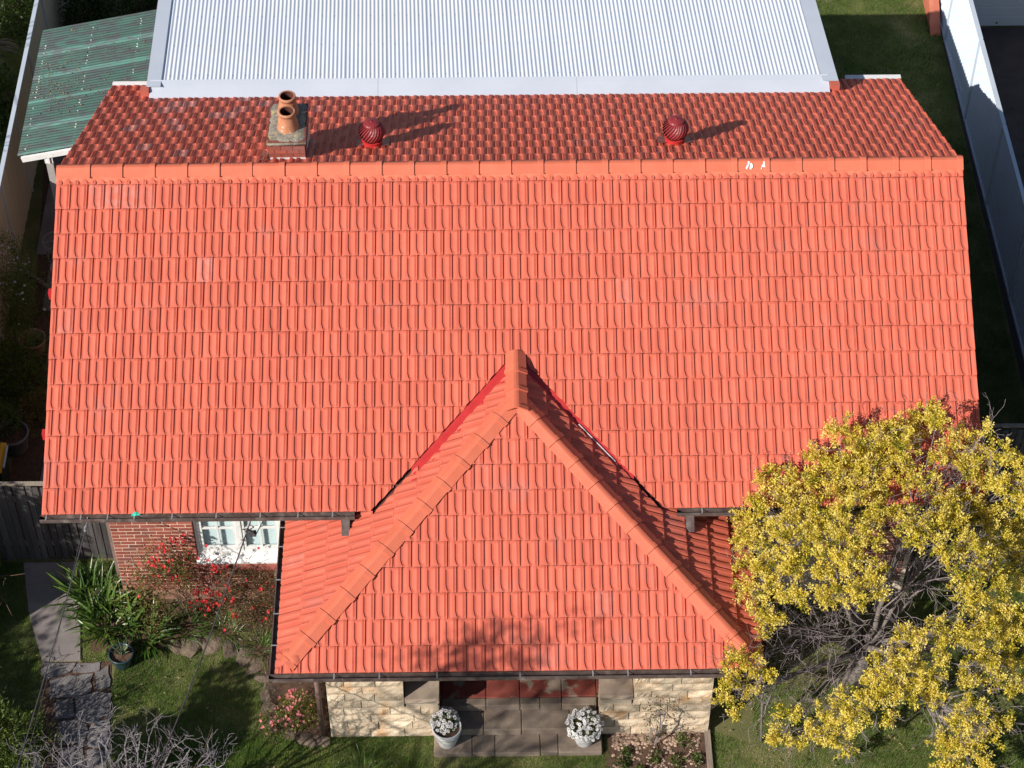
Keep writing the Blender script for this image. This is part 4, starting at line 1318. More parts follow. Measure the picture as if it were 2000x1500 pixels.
# ---------------------------------------------------------------- garden stones and timber
for i, (x, y, s) in enumerate([(-5.55, -5.50, .16), (-5.25, -5.50, .2), (-4.93, -5.46, .2), (-4.62, -5.53, .19), (-4.38, -5.70, .17), (-4.18, -5.92, .16), (-4.04, -6.18, .15),
                               (-3.97, -6.46, .15), (-3.92, -6.74, .15), (-3.78, -7.02, .16), (-3.55, -7.22, .15), (-3.28, -7.34, .15), (-3.06, -7.36, .12)]):
    bm = bmesh.new(); bmesh.ops.create_icosphere(bm, subdivisions=2, radius=1)
    sx, sy, sz = s * R.uniform(1.0, 1.45), s * R.uniform(.7, 1.0), s * R.uniform(.4, .55)
    rot = R.uniform(0, 3)
    for v in bm.verts:
        k = 1 + R.uniform(-.22, .2)
        vx_, vy_ = v.co.x * sx * k, v.co.y * sy * k
        v.co = (vx_ * math.cos(rot) - vy_ * math.sin(rot), vx_ * math.sin(rot) + vy_ * math.cos(rot), v.co.z * sz * k)
    me = bpy.data.meshes.new('edging_rock'); bm.to_mesh(me); bm.free()
    o = link('edging_rock', me, None, MT['rock']); o.location = (x, y, sz * .22); o['tint'] = R.gauss(0, .15)
    tag(o, 'rough brown edging rock, %s from the left end of the curved row' % ('first second third fourth fifth sixth seventh eighth ninth tenth eleventh twelfth thirteenth'.split()[i]), 'rock', 'rocks edging the front garden bed')
m = MB(); m.box(2.97, 3.06, -9.2, -7.22, -.02, .07)
tag(m.build('timber_edging', MT['timber']), 'grey timber board edging the pebbled bed beside the right lawn', 'timber edging')
# pebbles: too many to count
m = MB()
for _ in range(620):
    x = R.uniform(1.5, 2.9); y = R.uniform(-8.3, -7.3)
    if R.random() < .35: y = R.uniform(-7.5, -7.28)
    s = R.uniform(.012, .03)
    vs = []
    a0 = R.uniform(0, 3)
    for z, r in ((0, .8), (.5, 1), (.9, .6)):
        for k in range(6):
            an = a0 + k * math.pi / 3
            vs.append((x + s * 1.2 * r * math.cos(an), y + s * r * math.sin(an), .015 + s * z))
    m.add(vs, [(j * 6 + k, j * 6 + (k + 1) % 6, (j + 1) * 6 + (k + 1) % 6, (j + 1) * 6 + k) for j in range(2) for k in range(6)] + [tuple(range(12, 18))], R.gauss(0, .2))
tag(m.build('pebbles', MT['pebble'], kind='stuff'), 'brown pebbles strewn over the planting bed', 'pebbles')

# ---------------------------------------------------------------- plants
def branching(mb, p, d, L, r, depth, tips, spread=.55, seg=4, wig=.12, gravity=0.0, nchild=(2, 3), shrink=.68, minr=.0025, sides=5):
    pts = [Vector(p)]; rad = [r]
    d = Vector(d).normalized()
    for i in range(seg):
        d = (d + Vector((R.gauss(0, wig), R.gauss(0, wig), R.gauss(0, wig) + gravity))).normalized()
        pts.append(pts[-1] + d * L / seg); rad.append(max(minr, r * (1 - .4 * (i + 1) / seg)))
    mb.tube(pts, rad, sides if r > .012 else 3, cap=False)
    if depth == 0:
        tips.append((pts[-1], d)); return
    for k in range(R.randint(*nchild)):
        q = pts[-1] if k == 0 else pts[R.randint(max(1, seg // 2), seg)]
        dd = (d + Vector((R.gauss(0, spread), R.gauss(0, spread), R.gauss(0, spread)))).normalized()
        branching(mb, q, dd, L * shrink * R.uniform(.75, 1.2), max(minr, r * .62), depth - 1, tips, spread, seg, wig, gravity, nchild, shrink, minr, sides)

def strappy(loc, label, n, rad, size, group=None, me_list=None, tlo=.1, thi=1.0):
    t = thing('strappy_plant', loc, label, 'plant', group)
    for k in range(n):
        az = R.uniform(0, 2 * math.pi); rr = rad * math.sqrt(R.random())
        p = (loc[0] + rr * math.cos(az), loc[1] + rr * math.sin(az), loc[2] + .02)
        me = R.choice(me_list)
        place_leaf(me, 'leaf', t, p, az + R.gauss(0, .9), R.uniform(.0, .9), size * R.uniform(.7, 1.15), R.uniform(tlo, thi), R.gauss(0, .3))
    return t
SM = [blade_mesh('strap_leaf', .62, .048, a, LM['strap']) for a in (.35, .6, .8, .5)]
strappy((-6.98, -4.55, .03), 'dense clump of long green strap leaves at the brick wall corner', 120, .34, 1.05, me_list=SM)
strappy((-6.62, -5.10, .03), 'glossy strap leaved clump spilling over the concrete path edge', 120, .36, 1.0, me_list=SM)
strappy((-6.05, -5.32, .03), 'dark strap leaved clump in shade behind the teal pot', 75, .28, .85, me_list=SM, thi=.6)
SG = [blade_mesh('grass_leaf', .5, .016, a, LM['strap']) for a in (.5, .8, 1.0)]
strappy((-5.38, -5.15, .03), 'fine grassy tussock below the red flowering shrub', 110, .26, .9, me_list=SG, thi=.7)
strappy((-4.72, -5.22, .03), 'narrow leaved green tuft above the edging rocks', 90, .2, .85, me_list=SG, tlo=.3)
strappy((-4.12, -5.62, .03), 'grassy tuft under the left porch gutter', 80, .18, .85, me_list=SG, tlo=.2)
strappy((-2.35, -7.95, .0), 'long grass tuft on the front lawn at the photo bottom', 70, .3, .6, me_list=SG, tlo=.3)
strappy((-3.45, -6.9, .03), 'low dark tuft beside the sandstone corner and rocks', 40, .14, .5, me_list=SG, thi=.5)

def blossoms(P, size, petals=5, nrm=(-.4, -.6, .6)):
    VV = []; T = []
    for p in P:
        p = np.array(p)
        nn_ = unit(np.array(nrm) + NP.normal(size=3) * .5)
        a = unit(np.cross(nn_, [.1, .3, 1])); b = np.cross(nn_, a)
        fr = size * R.uniform(.7, 1.25); tt = R.random()
        for k in range(petals):
            an = 2 * math.pi * k / petals + tt * 3
            dr = a * math.cos(an) + b * math.sin(an); sd = -a * math.sin(an) + b * math.cos(an)
            VV.append([p, p + dr * fr * .6 + sd * fr * .42 + nn_ * fr * .3, p + dr * fr + nn_ * fr * .35, p + dr * fr * .6 - sd * fr * .42 + nn_ * fr * .3]); T.append(min(1, max(0, tt + R.gauss(0, .2))))
    return VV, T

# flowering quince on the brick wall
t = thing('flowering_shrub', (-5.3, -4.85, .03), 'thorny shrub with scarlet blossoms trained up the brick wall left of the window', 'shrub')
m = MB(); tips = []
for k in range(11):
    bx = -5.25 + R.gauss(0, .18)
    branching(m, (bx, -4.9 + R.gauss(0, .06), .03), (R.gauss(-.18, .28), R.gauss(.05, .1), 1), R.uniform(.7, .95), .012, 3, tips, .42, 4, .12, 0, (2, 3), .62)
m.build('branches', MT['stem'], t)
tp = np.array([list(p) for p, _ in tips]); tp[:, 1] = np.clip(tp[:, 1], -5.6, WY - .04)
def near(P, n, s): 
    q = P[NP.integers(0, len(P), n)]; return q + NP.normal(size=(n, 3)) * s
lo = tp[tp[:, 2] < 1.1]
P = np.concatenate([near(tp, 2000, .06), near(lo, 2600, .13)])
P[:, 1] = np.minimum(P[:, 1], WY - .02)
P = P[~((P[:, 0] > -5.2) & (P[:, 2] > .95))]
quads('foliage', leaf_quads(P, NP.normal(size=P.shape) + [0, -.4, .4], NP.uniform(.03, .06, len(P)), NP.uniform(.014, .026, len(P))), LM['bushred'], t, NP.uniform(0, 1, len(P)), 'stuff')
clus = [(-5.62, -4.72, 1.62), (-5.45, -4.70, 1.75), (-5.38, -4.70, 1.80), (-5.85, -4.72, 1.35), (-5.84, -4.75, 1.2), (-5.6, -4.8, 1.2), (-5.3, -4.75, .95), (-5.45, -4.8, .85), (-5.0, -4.9, .75), (-4.95, -5.0, .55),
        (-4.85, -5.0, .7), (-5.25, -5.0, .45), (-5.0, -5.05, .42), (-5.1, -5.05, .6), (-4.75, -5.05, .5), (-5.75, -4.75, .9), (-5.2, -4.95, .7), (-4.9, -4.8, 1.1)]
fp = []
for c in clus:
    for _ in range(R.randint(5, 11)): fp.append(np.array(c) + NP.normal(size=3) * np.array([.06, .03, .05]))
fp += list(near(tp, 45, .02))
fp = [np.array([p[0], min(p[1], WY - .03), p[2]]) for p in fp]
VV, T = blossoms(fp, .027); quads('flowers', VV, LM['redflower'], t, T, 'stuff')

t = thing('flowering_shrub', (-4.2, -5.0, .03), 'twiggy reddish brown shrub with few scarlet flowers under the window', 'shrub')
m = MB(); tips = []
for k in range(16):
    branching(m, (-4.2 + R.gauss(0, .22), -5.0 + R.gauss(0, .14), .03), (R.gauss(0, .35), R.gauss(-.1, .3), 1), R.uniform(.45, .62), .010, 3, tips, .5, 4, .14, 0, (2, 3), .62)
m.build('branches', MT['stem'], t)
tp = np.array([list(p) for p, _ in tips]); tp[:, 1] = np.clip(tp[:, 1], -5.75, WY - .06); tp[:, 0] = np.clip(tp[:, 0], -4.95, -3.62); tp[:, 2] = np.minimum(tp[:, 2], .86 + .12 * NP.uniform(size=len(tp)))
P = near(tp, 7000, .08); P[:, 1] = np.minimum(P[:, 1], WY - .03)
quads('foliage', leaf_quads(P, NP.normal(size=P.shape) + [0, -.3, .4], NP.uniform(.025, .05, len(P)), NP.uniform(.01, .02, len(P))), LM['bushbrown'], t, NP.uniform(0, 1, len(P)), 'stuff')
VV, T = blossoms(list(near(tp[tp[:, 2] > .4], 42, .03)) , .032); quads('flowers', VV, LM['redflower'], t, T, 'stuff')

# generic leafy shrub on a lumpy dome
def shrub(name, loc, radii, n, lsize, material, label, cat='shrub', tlo=0, thi=1, flowers=None, stems=MT['stem'], lumps=9, squash=.5, up=.5, narrow=.45):
    t = thing(name, loc, label, cat)
    m = MB(); tips = []
    for k in range(5):
        branching(m, (loc[0] + R.gauss(0, .04), loc[1] + R.gauss(0, .04), loc[2]), (R.gauss(0, .5), R.gauss(0, .5), 1), radii[2] * .55, .012, 2, tips, .6)
    m.build('stems', stems, t, kind='stuff')
    cs = []
    for k in range(lumps):
        d = unit(NP.normal(size=3)); d[2] = abs(d[2])
        cs.append(np.array(loc) + d * np.array(radii) * R.uniform(.45, .8))
    cs = np.array(cs)
    idx = NP.integers(0, lumps, n)
    d = unit(NP.normal(size=(n, 3)))
    P = cs[idx] + d * (NP.uniform(.3, 1, n) ** .5)[:, None] * np.array(radii) * squash
    P[:, 2] = np.maximum(P[:, 2], loc[2] + .02)
    quads('foliage', leaf_quads(P, d + NP.normal(size=(n, 3)) * .5 + [0, 0, up], NP.uniform(.7, 1.3, n) * lsize, NP.uniform(.7, 1.3, n) * lsize * narrow, .1), material, t, NP.uniform(tlo, thi, n), 'stuff')
    if flowers:
        nf, sz, fm = flowers
        j = NP.integers(0, lumps, nf)
        d = unit(NP.normal(size=(nf, 3)) + [-.5, -.6, .8])
        fp = cs[j] + d * np.array(radii) * squash * 1.04
        VV, T = blossoms(list(fp), sz); quads('flowers', VV, fm, t, T, 'stuff')
    return t
shrub('azalea_bush', (-3.52, -7.0, .03), (.44, .38, .6), 4200, .034, LM['azalea'], 'compact bush with pink blossoms at the left sandstone corner', 'bush', flowers=(110, .026, LM['pinkflower']), lumps=12)
shrub('daisy_bush', (-9.05, 2.2, .03), (.55, .95, 1.55), 6500, .045, LM['green'], 'shaded bush with small white flowers against the left fence', 'bush', .4, 1, flowers=(90, .024, LM['whiteflower']), lumps=12)
shrub('fern', (-8.85, .45, .03), (.6, .75, .8), 4200, .11, LM['green'], 'feathery dark green fern between the clay pot and the grey pot', 'fern', .45, 1, lumps=8, narrow=.16)
shrub('low_plant', (-8.45, -.55, .03), (.4, .55, .3), 2200, .06, LM['bushred'], 'low straggly plant with yellowish leaves behind the grey pot', 'plant', .5, 1, lumps=8, narrow=.3)
shrub('hedge_shrub', (-8.95, -4.05, .03), (.5, .42, 1.5), 2600, .05, LM['azalea'], 'olive green shrub in front of the dark paling fence at the left edge', 'shrub', .0, .7, lumps=12, squash=.4)
shrub('leafy_shrub', (-8.1, -7.7, .03), (.85, .65, 1.75), 6500, .10, LM['green'], 'bushy shrub of narrow green leaves at the bottom left corner', 'shrub', .25, 1, lumps=14, narrow=.2, stems=MT['twig'])
shrub('leafy_shrub', (-8.5, -6.75, .03), (.4, .4, .95), 1200, .09, LM['green'], 'smaller narrow leaved shrub at the left edge above the corner shrub', 'shrub', .4, 1, lumps=8, narrow=.2, stems=MT['twig'])
shrub('low_shrub', (-7.55, 9.25, .03), (.35, .3, .5), 900, .06, LM['green'], 'small green shrub behind the far edge of the awning', 'shrub', .1, .7)
shrub('garden_shrub', (-8.6, 10.6, .03), (.9, .7, 1.4), 3200, .09, LM['green'], 'tall dark shrub behind the awning near the fence', 'shrub', 0, .55, lumps=14)
shrub('garden_shrub', (-7.3, 11.2, .03), (.9, .7, 1.3), 2600, .09, LM['green'], 'dark leafy shrub in shade beside the white roof edge', 'shrub', 0, .45, lumps=12)
strappy((-8.85, 8.7, .03), 'clump of dry grass behind the awning corner', 90, .3, 1.1, me_list=[blade_mesh('dry_leaf', .6, .016, .6, MT['straw'])])
strappy((-8.9, 2.1, .03), 'dry straw coloured tuft in the shady passage', 60, .16, .55, me_list=[blade_mesh('dry_leaf', .5, .012, .7, MT['straw'])])
shrub('garden_shrub', (-10.3, 7.4, .03), (.7, 1.2, 1.0), 2600, .10, LM['green'], 'dark shrub on the neighbour side of the cream fence', 'shrub', 0, .4, lumps=12)
shrub('garden_shrub', (-10.5, 11.0, .03), (.8, 1.2, 1.5), 3000, .10, LM['green'], 'dark bushy shrub at the top left corner behind the palm fronds', 'shrub', 0, .4, lumps=12)
# fallen palm fronds beyond the cream fence
for k, (x, y, az, lb) in enumerate([(-10.2, 9.8, 2.2, 'grey dead palm frond hanging highest beyond the cream fence'), (-10.3, 8.7, 1.9, 'drooping grey palm frond low down beyond the cream fence')]):
    t = thing('palm_frond', (x, y, 1.6 - k * .6), lb, 'palm frond')
    m = MB(); pts = [Vector((x + .9 * q * math.cos(az), y + .9 * q * math.sin(az) - 1.1 * q * q, 1.6 - k * .6 - .5 * q * q)) for q in np.linspace(-.2, 1.1, 12)]
    m.tube(pts, .014, 5); m.build('stem', MT['twigwhite'], t)
    P = []; D = []
    for i in range(160):
        q = R.uniform(0, 11 - 1e-3); a_ = pts[int(q)].lerp(pts[int(q) + 1], q % 1)
        P.append(a_[:]); s = R.choice((-1, 1)); D.append((math.cos(az + s * 1.0) + R.gauss(0, .15), math.sin(az + s * 1.0) - .5 + R.gauss(0, .15), -.3))
    quads('leaflets', leaf_quads(np.array(P), np.array(D), NP.uniform(.3, .55, 160), .022, .25), LM['palm'], t, NP.uniform(0, 1, 160), 'stuff')

# small bedding plants in the pebbled bed
BL = ['low green rosette right of the bare rose, closest to the timber edging and pier', 'low green rosette just in front of the bare rose stem', 'low green rosette in front of and right of the rose', 'low green rosette nearest the porch steps, close to the white urn', 'low green rosette at the lower left of the pebbled bed',
      'small green rosette against the timber edging near the bottom', 'low green rosette at the bottom middle of the pebbled bed', 'low green rosette at the bottom right of the pebbled bed']
for (x, y, s, tt), bl in zip([(2.62, -7.5, .15, .7), (2.2, -7.75, .13, .5), (2.5, -7.85, .14, .6), (1.75, -7.62, .12, .5), (1.6, -7.9, .14, .55), (2.8, -7.8, .11, .5), (1.95, -8.05, .14, .5), (2.45, -8.15, .15, .6)], BL):
    o = shrub('bedding_plant', (x, y, .02), (s, s, s * .8), 150, .045, LM['green'], bl, 'plant', .2, tt + .2, lumps=5, narrow=.55)
    o['group'] = 'low plants in the pebbled bed'
# bare rose by the right pier
t = thing('rose_bush', (2.18, -7.52, .02), 'sparse rose with bare pale stem in front of the right sandstone pier', 'rose bush')
m = MB(); tips = []
branching(m, (2.18, -7.52, .02), (.05, -.05, 1), .55, .02, 3, tips, .75, 4, .1, 0, (3, 3), .6)
m.build('stems', MT['twig'], t)
tp = np.array([list(p) for p, _ in tips]); P = near(tp, 260, .05)
quads('foliage', leaf_quads(P, NP.normal(size=P.shape), NP.uniform(.03, .05, len(P)), NP.uniform(.018, .03, len(P))), LM['bushred'], t, NP.uniform(0, .7, len(P)), 'stuff')
m = MB(); m.box(2.08, 2.12, -7.5, -7.46, 0, .45)
tag(m.build('garden_stake', MT['timber']), 'short wooden stake beside the bare rose stem', 'stake')

# ---------------------------------------------------------------- the golden tree
BLOBS = [(5.02,-4.35,3.9,0.24),(5.34,-4.45,3.77,0.28),(5.64,-4.43,3.87,0.24),(5.9,-4.23,3.88,0.24),(6.36,-3.97,3.75,0.28),(6.47,-4.41,4.2,0.24),(6.03,-4.57,3.79,0.32),(5.67,-4.56,3.53,0.28),(5.35,-4.66,3.42,0.32),(5.03,-4.62,3.5,0.28),(4.66,-4.46,3.44,0.22),(4.4,-4.75,3.29,0.22),(4.72,-4.83,3.26,0.28),(5.11,-4.89,3.2,0.32),(5.48,-5.02,3.35,0.28),(5.97,-4.8,3.44,0.28),(3.93,-4.75,3.3,0.21),(4.16,-4.96,3.18,0.26),(3.83,-5.15,3.1,0.24),(4.38,-5.15,3.1,0.28),(4.7,-5.56,3.41,0.32),(5.06,-5.68,3.56,0.27),(5.5,-5.76,3.64,0.27),(5.89,-5.76,3.65,0.22),(3.61,-5.2,2.85,0.24),(3.54,-5.36,2.54,0.22),(3.84,-5.4,2.71,0.28),(4.16,-5.75,3.15,0.32),(4.57,-6.07,3.43,0.31),(4.91,-6.27,3.56,0.27),(5.29,-6.24,3.65,0.27),(3.54,-5.82,2.5,0.22),(3.83,-6.14,2.91,0.27),(4.18,-6.35,3.19,0.31),(4.6,-6.52,3.4,0.31),(5.02,-6.7,3.5,0.31),(5.31,-6.81,3.52,0.22),(3.54,-6.32,2.51,0.21),(3.87,-6.59,2.86,0.27),(4.22,-6.83,3.06,0.23),(4.65,-6.91,3.28,0.27),(5.0,-7.05,3.34,0.25),(5.33,-7.02,3.42,0.17),(3.66,-6.72,2.52,0.2),(3.9,-6.94,2.69,0.2),(3.79,-7.02,2.47,0.14),(3.18,-7.69,2.65,0.17),(3.47,-7.63,2.49,0.22),(3.66,-7.71,2.33,0.17),(3.23,-7.7,2.07,0.2),(3.47,-7.71,1.86,0.19),(3.18,-7.71,1.59,0.19),(3.4,-7.7,1.26,0.14),(7.24,-4.56,4.12,0.13),(7.1,-4.4,3.69,0.18),(6.86,-4.35,3.76,0.15),(7.36,-4.66,3.75,0.18),(7.55,-4.86,3.86,0.2),(7.73,-4.9,3.66,0.24),(6.95,-4.93,3.59,0.18),(7.22,-4.9,3.42,0.23),(7.47,-5.19,3.52,0.24),(7.72,-5.27,3.37,0.24),(6.61,-5.35,3.36,0.26),(6.96,-5.25,3.23,0.24),(6.36,-5.81,3.58,0.24),(5.91,-6.13,3.67,0.22),(6.14,-6.16,3.65,0.27),(6.68,-5.84,3.48,0.28),(7.19,-5.43,3.08,0.28),(7.6,-5.2,2.78,0.25),(7.83,-5.37,2.86,0.24),(6.43,-6.38,3.56,0.25),(6.85,-6.28,3.42,0.31),(7.34,-5.95,3.11,0.28),(7.76,-5.79,2.63,0.24),(6.71,-6.72,3.37,0.27),(7.15,-6.58,3.18,0.28),(7.57,-6.44,2.86,0.24),(6.85,-7.03,3.15,0.27),(7.29,-6.95,2.9,0.28),(7.63,-6.89,2.56,0.24),(6.93,-7.31,2.89,0.27),(7.38,-7.25,2.53,0.28),(6.59,-7.47,2.93,0.22),(6.35,-7.54,2.96,0.17),(7.02,-7.53,2.55,0.28),(7.56,-7.36,2.02,0.24),(6.61,-7.77,2.5,0.17),(7.15,-7.68,2.09,0.22),(7.68,-7.46,1.47,0.2),(6.19,-7.42,3.12,0.15),(5.96,-7.57,3.02,0.2),(5.65,-7.58,3.03,0.17),(6.28,-7.7,2.79,0.2),(5.82,-7.82,2.72,0.25),(5.51,-7.81,2.72,0.22),(6.06,-7.93,2.48,0.25),(5.3,-7.88,2.56,0.2),(5.39,-8.0,2.33,0.25),(5.77,-8.05,2.26,0.25),(6.17,-8.05,2.12,0.22),(5.17,-8.01,2.21,0.17),(4.89,-8.02,1.96,0.2),(4.71,-8.01,1.54,0.22),(5.07,-8.11,1.68,0.25),(4.62,-7.93,0.99,0.21),(4.92,-8.04,1.01,0.22),(4.15,-7.71,1.23,0.18),(4.07,-7.66,0.44,0.21),(4.37,-7.79,0.5,0.16),(5.27,-8.11,1.94,0.2),(5.16,-7.9,0.42,0.13),(5.59,-8.17,1.76,0.14),(6.81,-7.86,2.1,0.17),(6.99,-7.88,1.43,0.22),(6.76,-7.98,1.31,0.22),(6.6,-8.03,0.81,0.26),(6.88,-8.16,0.87,0.26),(7.21,-8.01,0.92,0.23),(7.49,-7.74,0.93,0.2),(6.6,-8.25,0.58,0.23),(7.13,-8.29,0.64,0.2),(6.73,-8.43,0.58,0.19),(8.11,-5.18,3.51,0.36),(8.14,-5.91,3.04,0.4),(8.22,-6.58,2.38,0.4),(8.15,-7.18,1.75,0.37)]
BLOBS = BLOBS + [(6.72, -4.5, 3.75, .18), (6.95, -4.75, 3.62, .18), (6.5, -4.75, 3.7, .18), (7.12, -4.8, 3.65, .16), (6.3, -5.1, 3.6, .2)]
gt = thing('golden_tree', (5.5, -6.25, 0), 'spreading tree with golden yellow foliage and bare grey inner twigs at the right house corner', 'tree')
m = MB()
trunk_top = Vector((5.55, -6.2, .75))
m.tube([(5.5, -6.28, -.05), (5.48, -6.27, .2), (5.56, -6.22, .5), trunk_top], [.17, .13, .115, .11], 10)
m.build('trunk', MT['bark'], gt, smooth=True)
B = np.array(BLOBS)
# limbs: k-means of the clumps, one limb each
K = 13
cen = B[NP.choice(len(B), K, replace=False), :3]
for _ in range(12):
    idx = np.argmin(((B[:, None, :3] - cen[None]) ** 2).sum(-1), 1)
    for k in range(K):
        if (idx == k).any(): cen[k] = B[idx == k, :3].mean(0)
tw = MB()
def curve(a, b, lift, n=7, wob=.05):
    a = Vector(a); b = Vector(b)
    mid = a.lerp(b, .5) + Vector((0, 0, lift)) + Vector((R.gauss(0, wob), R.gauss(0, wob), R.gauss(0, wob)))
    out = []
    for i in range(n + 1):
        u = i / n
        out.append(a * (1 - u) ** 2 + mid * 2 * u * (1 - u) + b * u * u + Vector((R.gauss(0, wob * .25), R.gauss(0, wob * .25), R.gauss(0, wob * .25))) * (0 if i in (0, n) else 1))
    return out
limb_nodes = []
for k in range(K):
    c = Vector(cen[k]); base = trunk_top + Vector((R.gauss(0, .05), R.gauss(0, .05), R.uniform(-.3, .05)))
    e = base.lerp(c, .72)
    pts = curve(base, e, .15, 8, .09)
    m = MB(); m.tube(pts, list(np.linspace(.062, .022, len(pts))), 7); m.build('limb', MT['bark'], gt, smooth=True)
    limb_nodes.append(pts)
    for bi in np.where(idx == k)[0]:
        q = pts[R.randint(4, 8)]
        bpt = Vector(B[bi, :3])
        pp = curve(q, bpt, .05, 6, .08)
        tw.tube(pp, list(np.linspace(.017, .006, len(pp))), 4, cap=False)
        for _ in range(9):
            s = pp[R.randint(2, 6)]
            d = (bpt - q).normalized() + Vector((R.gauss(0, .55), R.gauss(0, .55), R.gauss(0, .5)))
            branching(tw, s, d, R.uniform(.16, .3), .0055, 2, [], .6, 3, .18, 0, (1, 3), .7, .0028, 3)
    # dead inner twigs
    for _ in range(9):
        s = pts[R.randint(2, 8)]
        d = Vector((R.gauss(0, 1), R.gauss(-.2, 1), R.gauss(.1, .6))) + (c - base).normalized() * .9
        branching(tw, s, d, R.uniform(.3, .55), .008, 2, [], .5, 4, .15, 0, (2, 3), .68, .003, 3)
tw.build('twigs', MT['twig'], gt, kind='stuff')
# arching bare sprays low on the left side
m = MB()
for _ in range(30):
    s = Vector((5.2 + R.gauss(0, .25), -6.6 + R.gauss(0, .3), R.uniform(1.1, 2.1)))
    d = Vector((-1, R.gauss(-.25, .5), R.gauss(-.1, .3)))
    branching(m, s, d, R.uniform(.45, .75), .009, 2, [], .38, 4, .12, .0, (2, 3), .72, .003, 3)
m.build('bare_sprays', MT['twig'], gt, kind='stuff')
def sprigs(B, per_r, lpc, sunny):
    P = []; D = []; T = []
    for x, y, z, r in B:
        n = int(per_r * (r / .25) ** 2)
        for _ in range(n):
            d = unit(NP.normal(size=3)); d = unit(d + np.array([-.25, -.35, .45]))
            c = np.array([x, y, z]) + d * np.array([1, 1, .75]) * r * R.uniform(.35, 1.05)
            tone = np.clip(.64 + .24 * R.gauss(0, 1), .05, 1)
            ax = unit(d * .8 + NP.normal(size=3) * .5 + np.array([0, 0, .35]))
            k = lpc
            u = NP.uniform(0, 1, k)
            pp = c + ax * (u[:, None] - .35) * .15 + NP.normal(size=(k, 3)) * .026
            P.append(pp); D.append(unit(ax + NP.normal(size=(k, 3)) * .75)); T.append(np.clip(tone + (u - .55) * .55 + NP.normal(size=k) * .09, 0, 1))
    return np.concatenate(P), np.concatenate(D), np.concatenate(T)
P, D, T = sprigs(BLOBS, 23, 60, 0)
V = leaf_quads(P, D, NP.uniform(.026, .05, len(P)), NP.uniform(.016, .028, len(P)), .05)
quads('crown', V, LM['gold'], gt, T, 'stuff')
t2 = thing('young_tree', (7.05, -6.9, 0), 'small bare stemmed sapling under the golden tree', 'tree')
m = MB(); tips = []
branching(m, (7.05, -6.9, 0), (.05, -.1, 1), .5, .035, 3, tips, .5, 4, .08, 0, (2, 3), .7)
m.build('trunk', MT['bark'], t2)

# ---------------------------------------------------------------- bare lichen tree at the bottom edge
bt = thing('bare_tree', (-5.85, -9.6, 0), 'leafless tree top with pale lichened twigs at the bottom left edge', 'tree')
m = MB(); tips = []
m.tube([(-5.85, -9.6, 0), (-5.82, -9.58, .7), (-5.8, -9.55, 1.3)], [.11, .09, .08], 9)
m.build('trunk', MT['twigwhite'], bt, smooth=True)
tops = [(-7.1, -9.1, 3.0), (-6.75, -9.05, 2.95), (-6.35, -9.05, 3.05), (-5.95, -9.0, 3.1), (-5.6, -9.0, 3.35), (-5.3, -9.0, 3.28), (-5.15, -8.95, 3.2), (-4.95, -9.0, 3.1), (-4.75, -9.0, 2.95), (-4.5, -9.0, 2.75), (-6.0, -9.15, 3.45), (-6.55, -9.2, 3.1), (-5.4, -9.15, 3.45), (-4.3, -9.05, 2.6), (-7.3, -9.1, 2.7)]
for tx, ty, tz_ in tops:
    m = MB()
    e = Vector((tx, ty, tz_ - .55)); base = Vector((-5.8 + R.gauss(0, .05), -9.55, R.uniform(.9, 1.3)))
    pts = curve(base, e, -.1, 7, .10)
    m.tube(pts, list(np.linspace(.022, .008, 8)), 6, cap=False)
    for _ in range(8):
        branching(m, pts[R.randint(4, 7)], Vector((tx, ty, tz_)) - e + Vector((R.gauss(0, .3), R.gauss(0, .3), R.gauss(.05, .1))), R.uniform(.2, .34), .0065, 2, [], .5, 4, .2, .05, (2, 3), .7, .0028, 3)
    m.build('limb', MT['twigwhite'], bt)
shrub('yellow_shrub', (-5.30, -8.85, .03), (.28, .22, 1.75), 900, .06, LM['azalea'], 'yellowish leafy shrub poking up behind the bare lichened twigs', 'shrub', .5, 1, lumps=9, squash=.3)

# ---------------------------------------------------------------- trees of the front garden just outside the picture (their shade falls into it)
def shade_tree(name, loc, crown, radii, n, ls, label, limbs=9):
    t = thing(name, loc, label, 'tree')
    m = MB(); tips = []
    c = Vector(crown)
    m.tube([loc, Vector(loc).lerp(c, .3) + Vector((.1, .05, 0)), Vector(loc).lerp(c, .62)], [.16, .12, .09], 9)
    m.build('trunk', MT['bark'], t, smooth=True)
    m = MB()
    for k in range(limbs):
        d = unit(NP.normal(size=3)) + np.array([0, 0, .5])
        branching(m, Vector(loc).lerp(c, R.uniform(.45, .65)), d, max(radii) * .55, .05, 3, tips, .5, 4, .12, .02, (2, 3), .72, .005, 5)
    m.build('limbs', MT['bark'], t)
    if n:
        lumps = [np.array(crown) + unit(NP.normal(size=3)) * np.array(radii) * R.uniform(.3, .85) for _ in range(16)]
        lumps = np.array(lumps)
        i = NP.integers(0, 16, n); d = unit(NP.normal(size=(n, 3)))
        P = lumps[i] + d * (NP.uniform(.1, 1, n) ** .5)[:, None] * np.array(radii) * .42
        quads('crown', leaf_quads(P, d + NP.normal(size=(n, 3)) * .6, NP.uniform(.7, 1.3, n) * ls, NP.uniform(.35, .6, n) * ls, .1), LM['green'], t, NP.uniform(.1, .9, n), 'stuff')
    return t
shade_tree('garden_tree', (-9.3, -10.2, 0), (-8.95, -10.05, 3.0), (.85, .75, .65), 5000, .13, 'round leafy tree of the front garden at the lower left')
shade_tree('garden_tree', (-13.4, -10.2, 0), (-13.2, -9.6, 3.4), (1.3, 1.2, 1.3), 5200, .13, 'leafy tree of the front garden beyond the left fence')
shade_tree('garden_tree', (-11.6, -6.4, 0), (-11.3, -6.1, 3.3), (1.0, 1.0, 1.0), 4200, .12, 'small leafy tree beside the cream fence end')
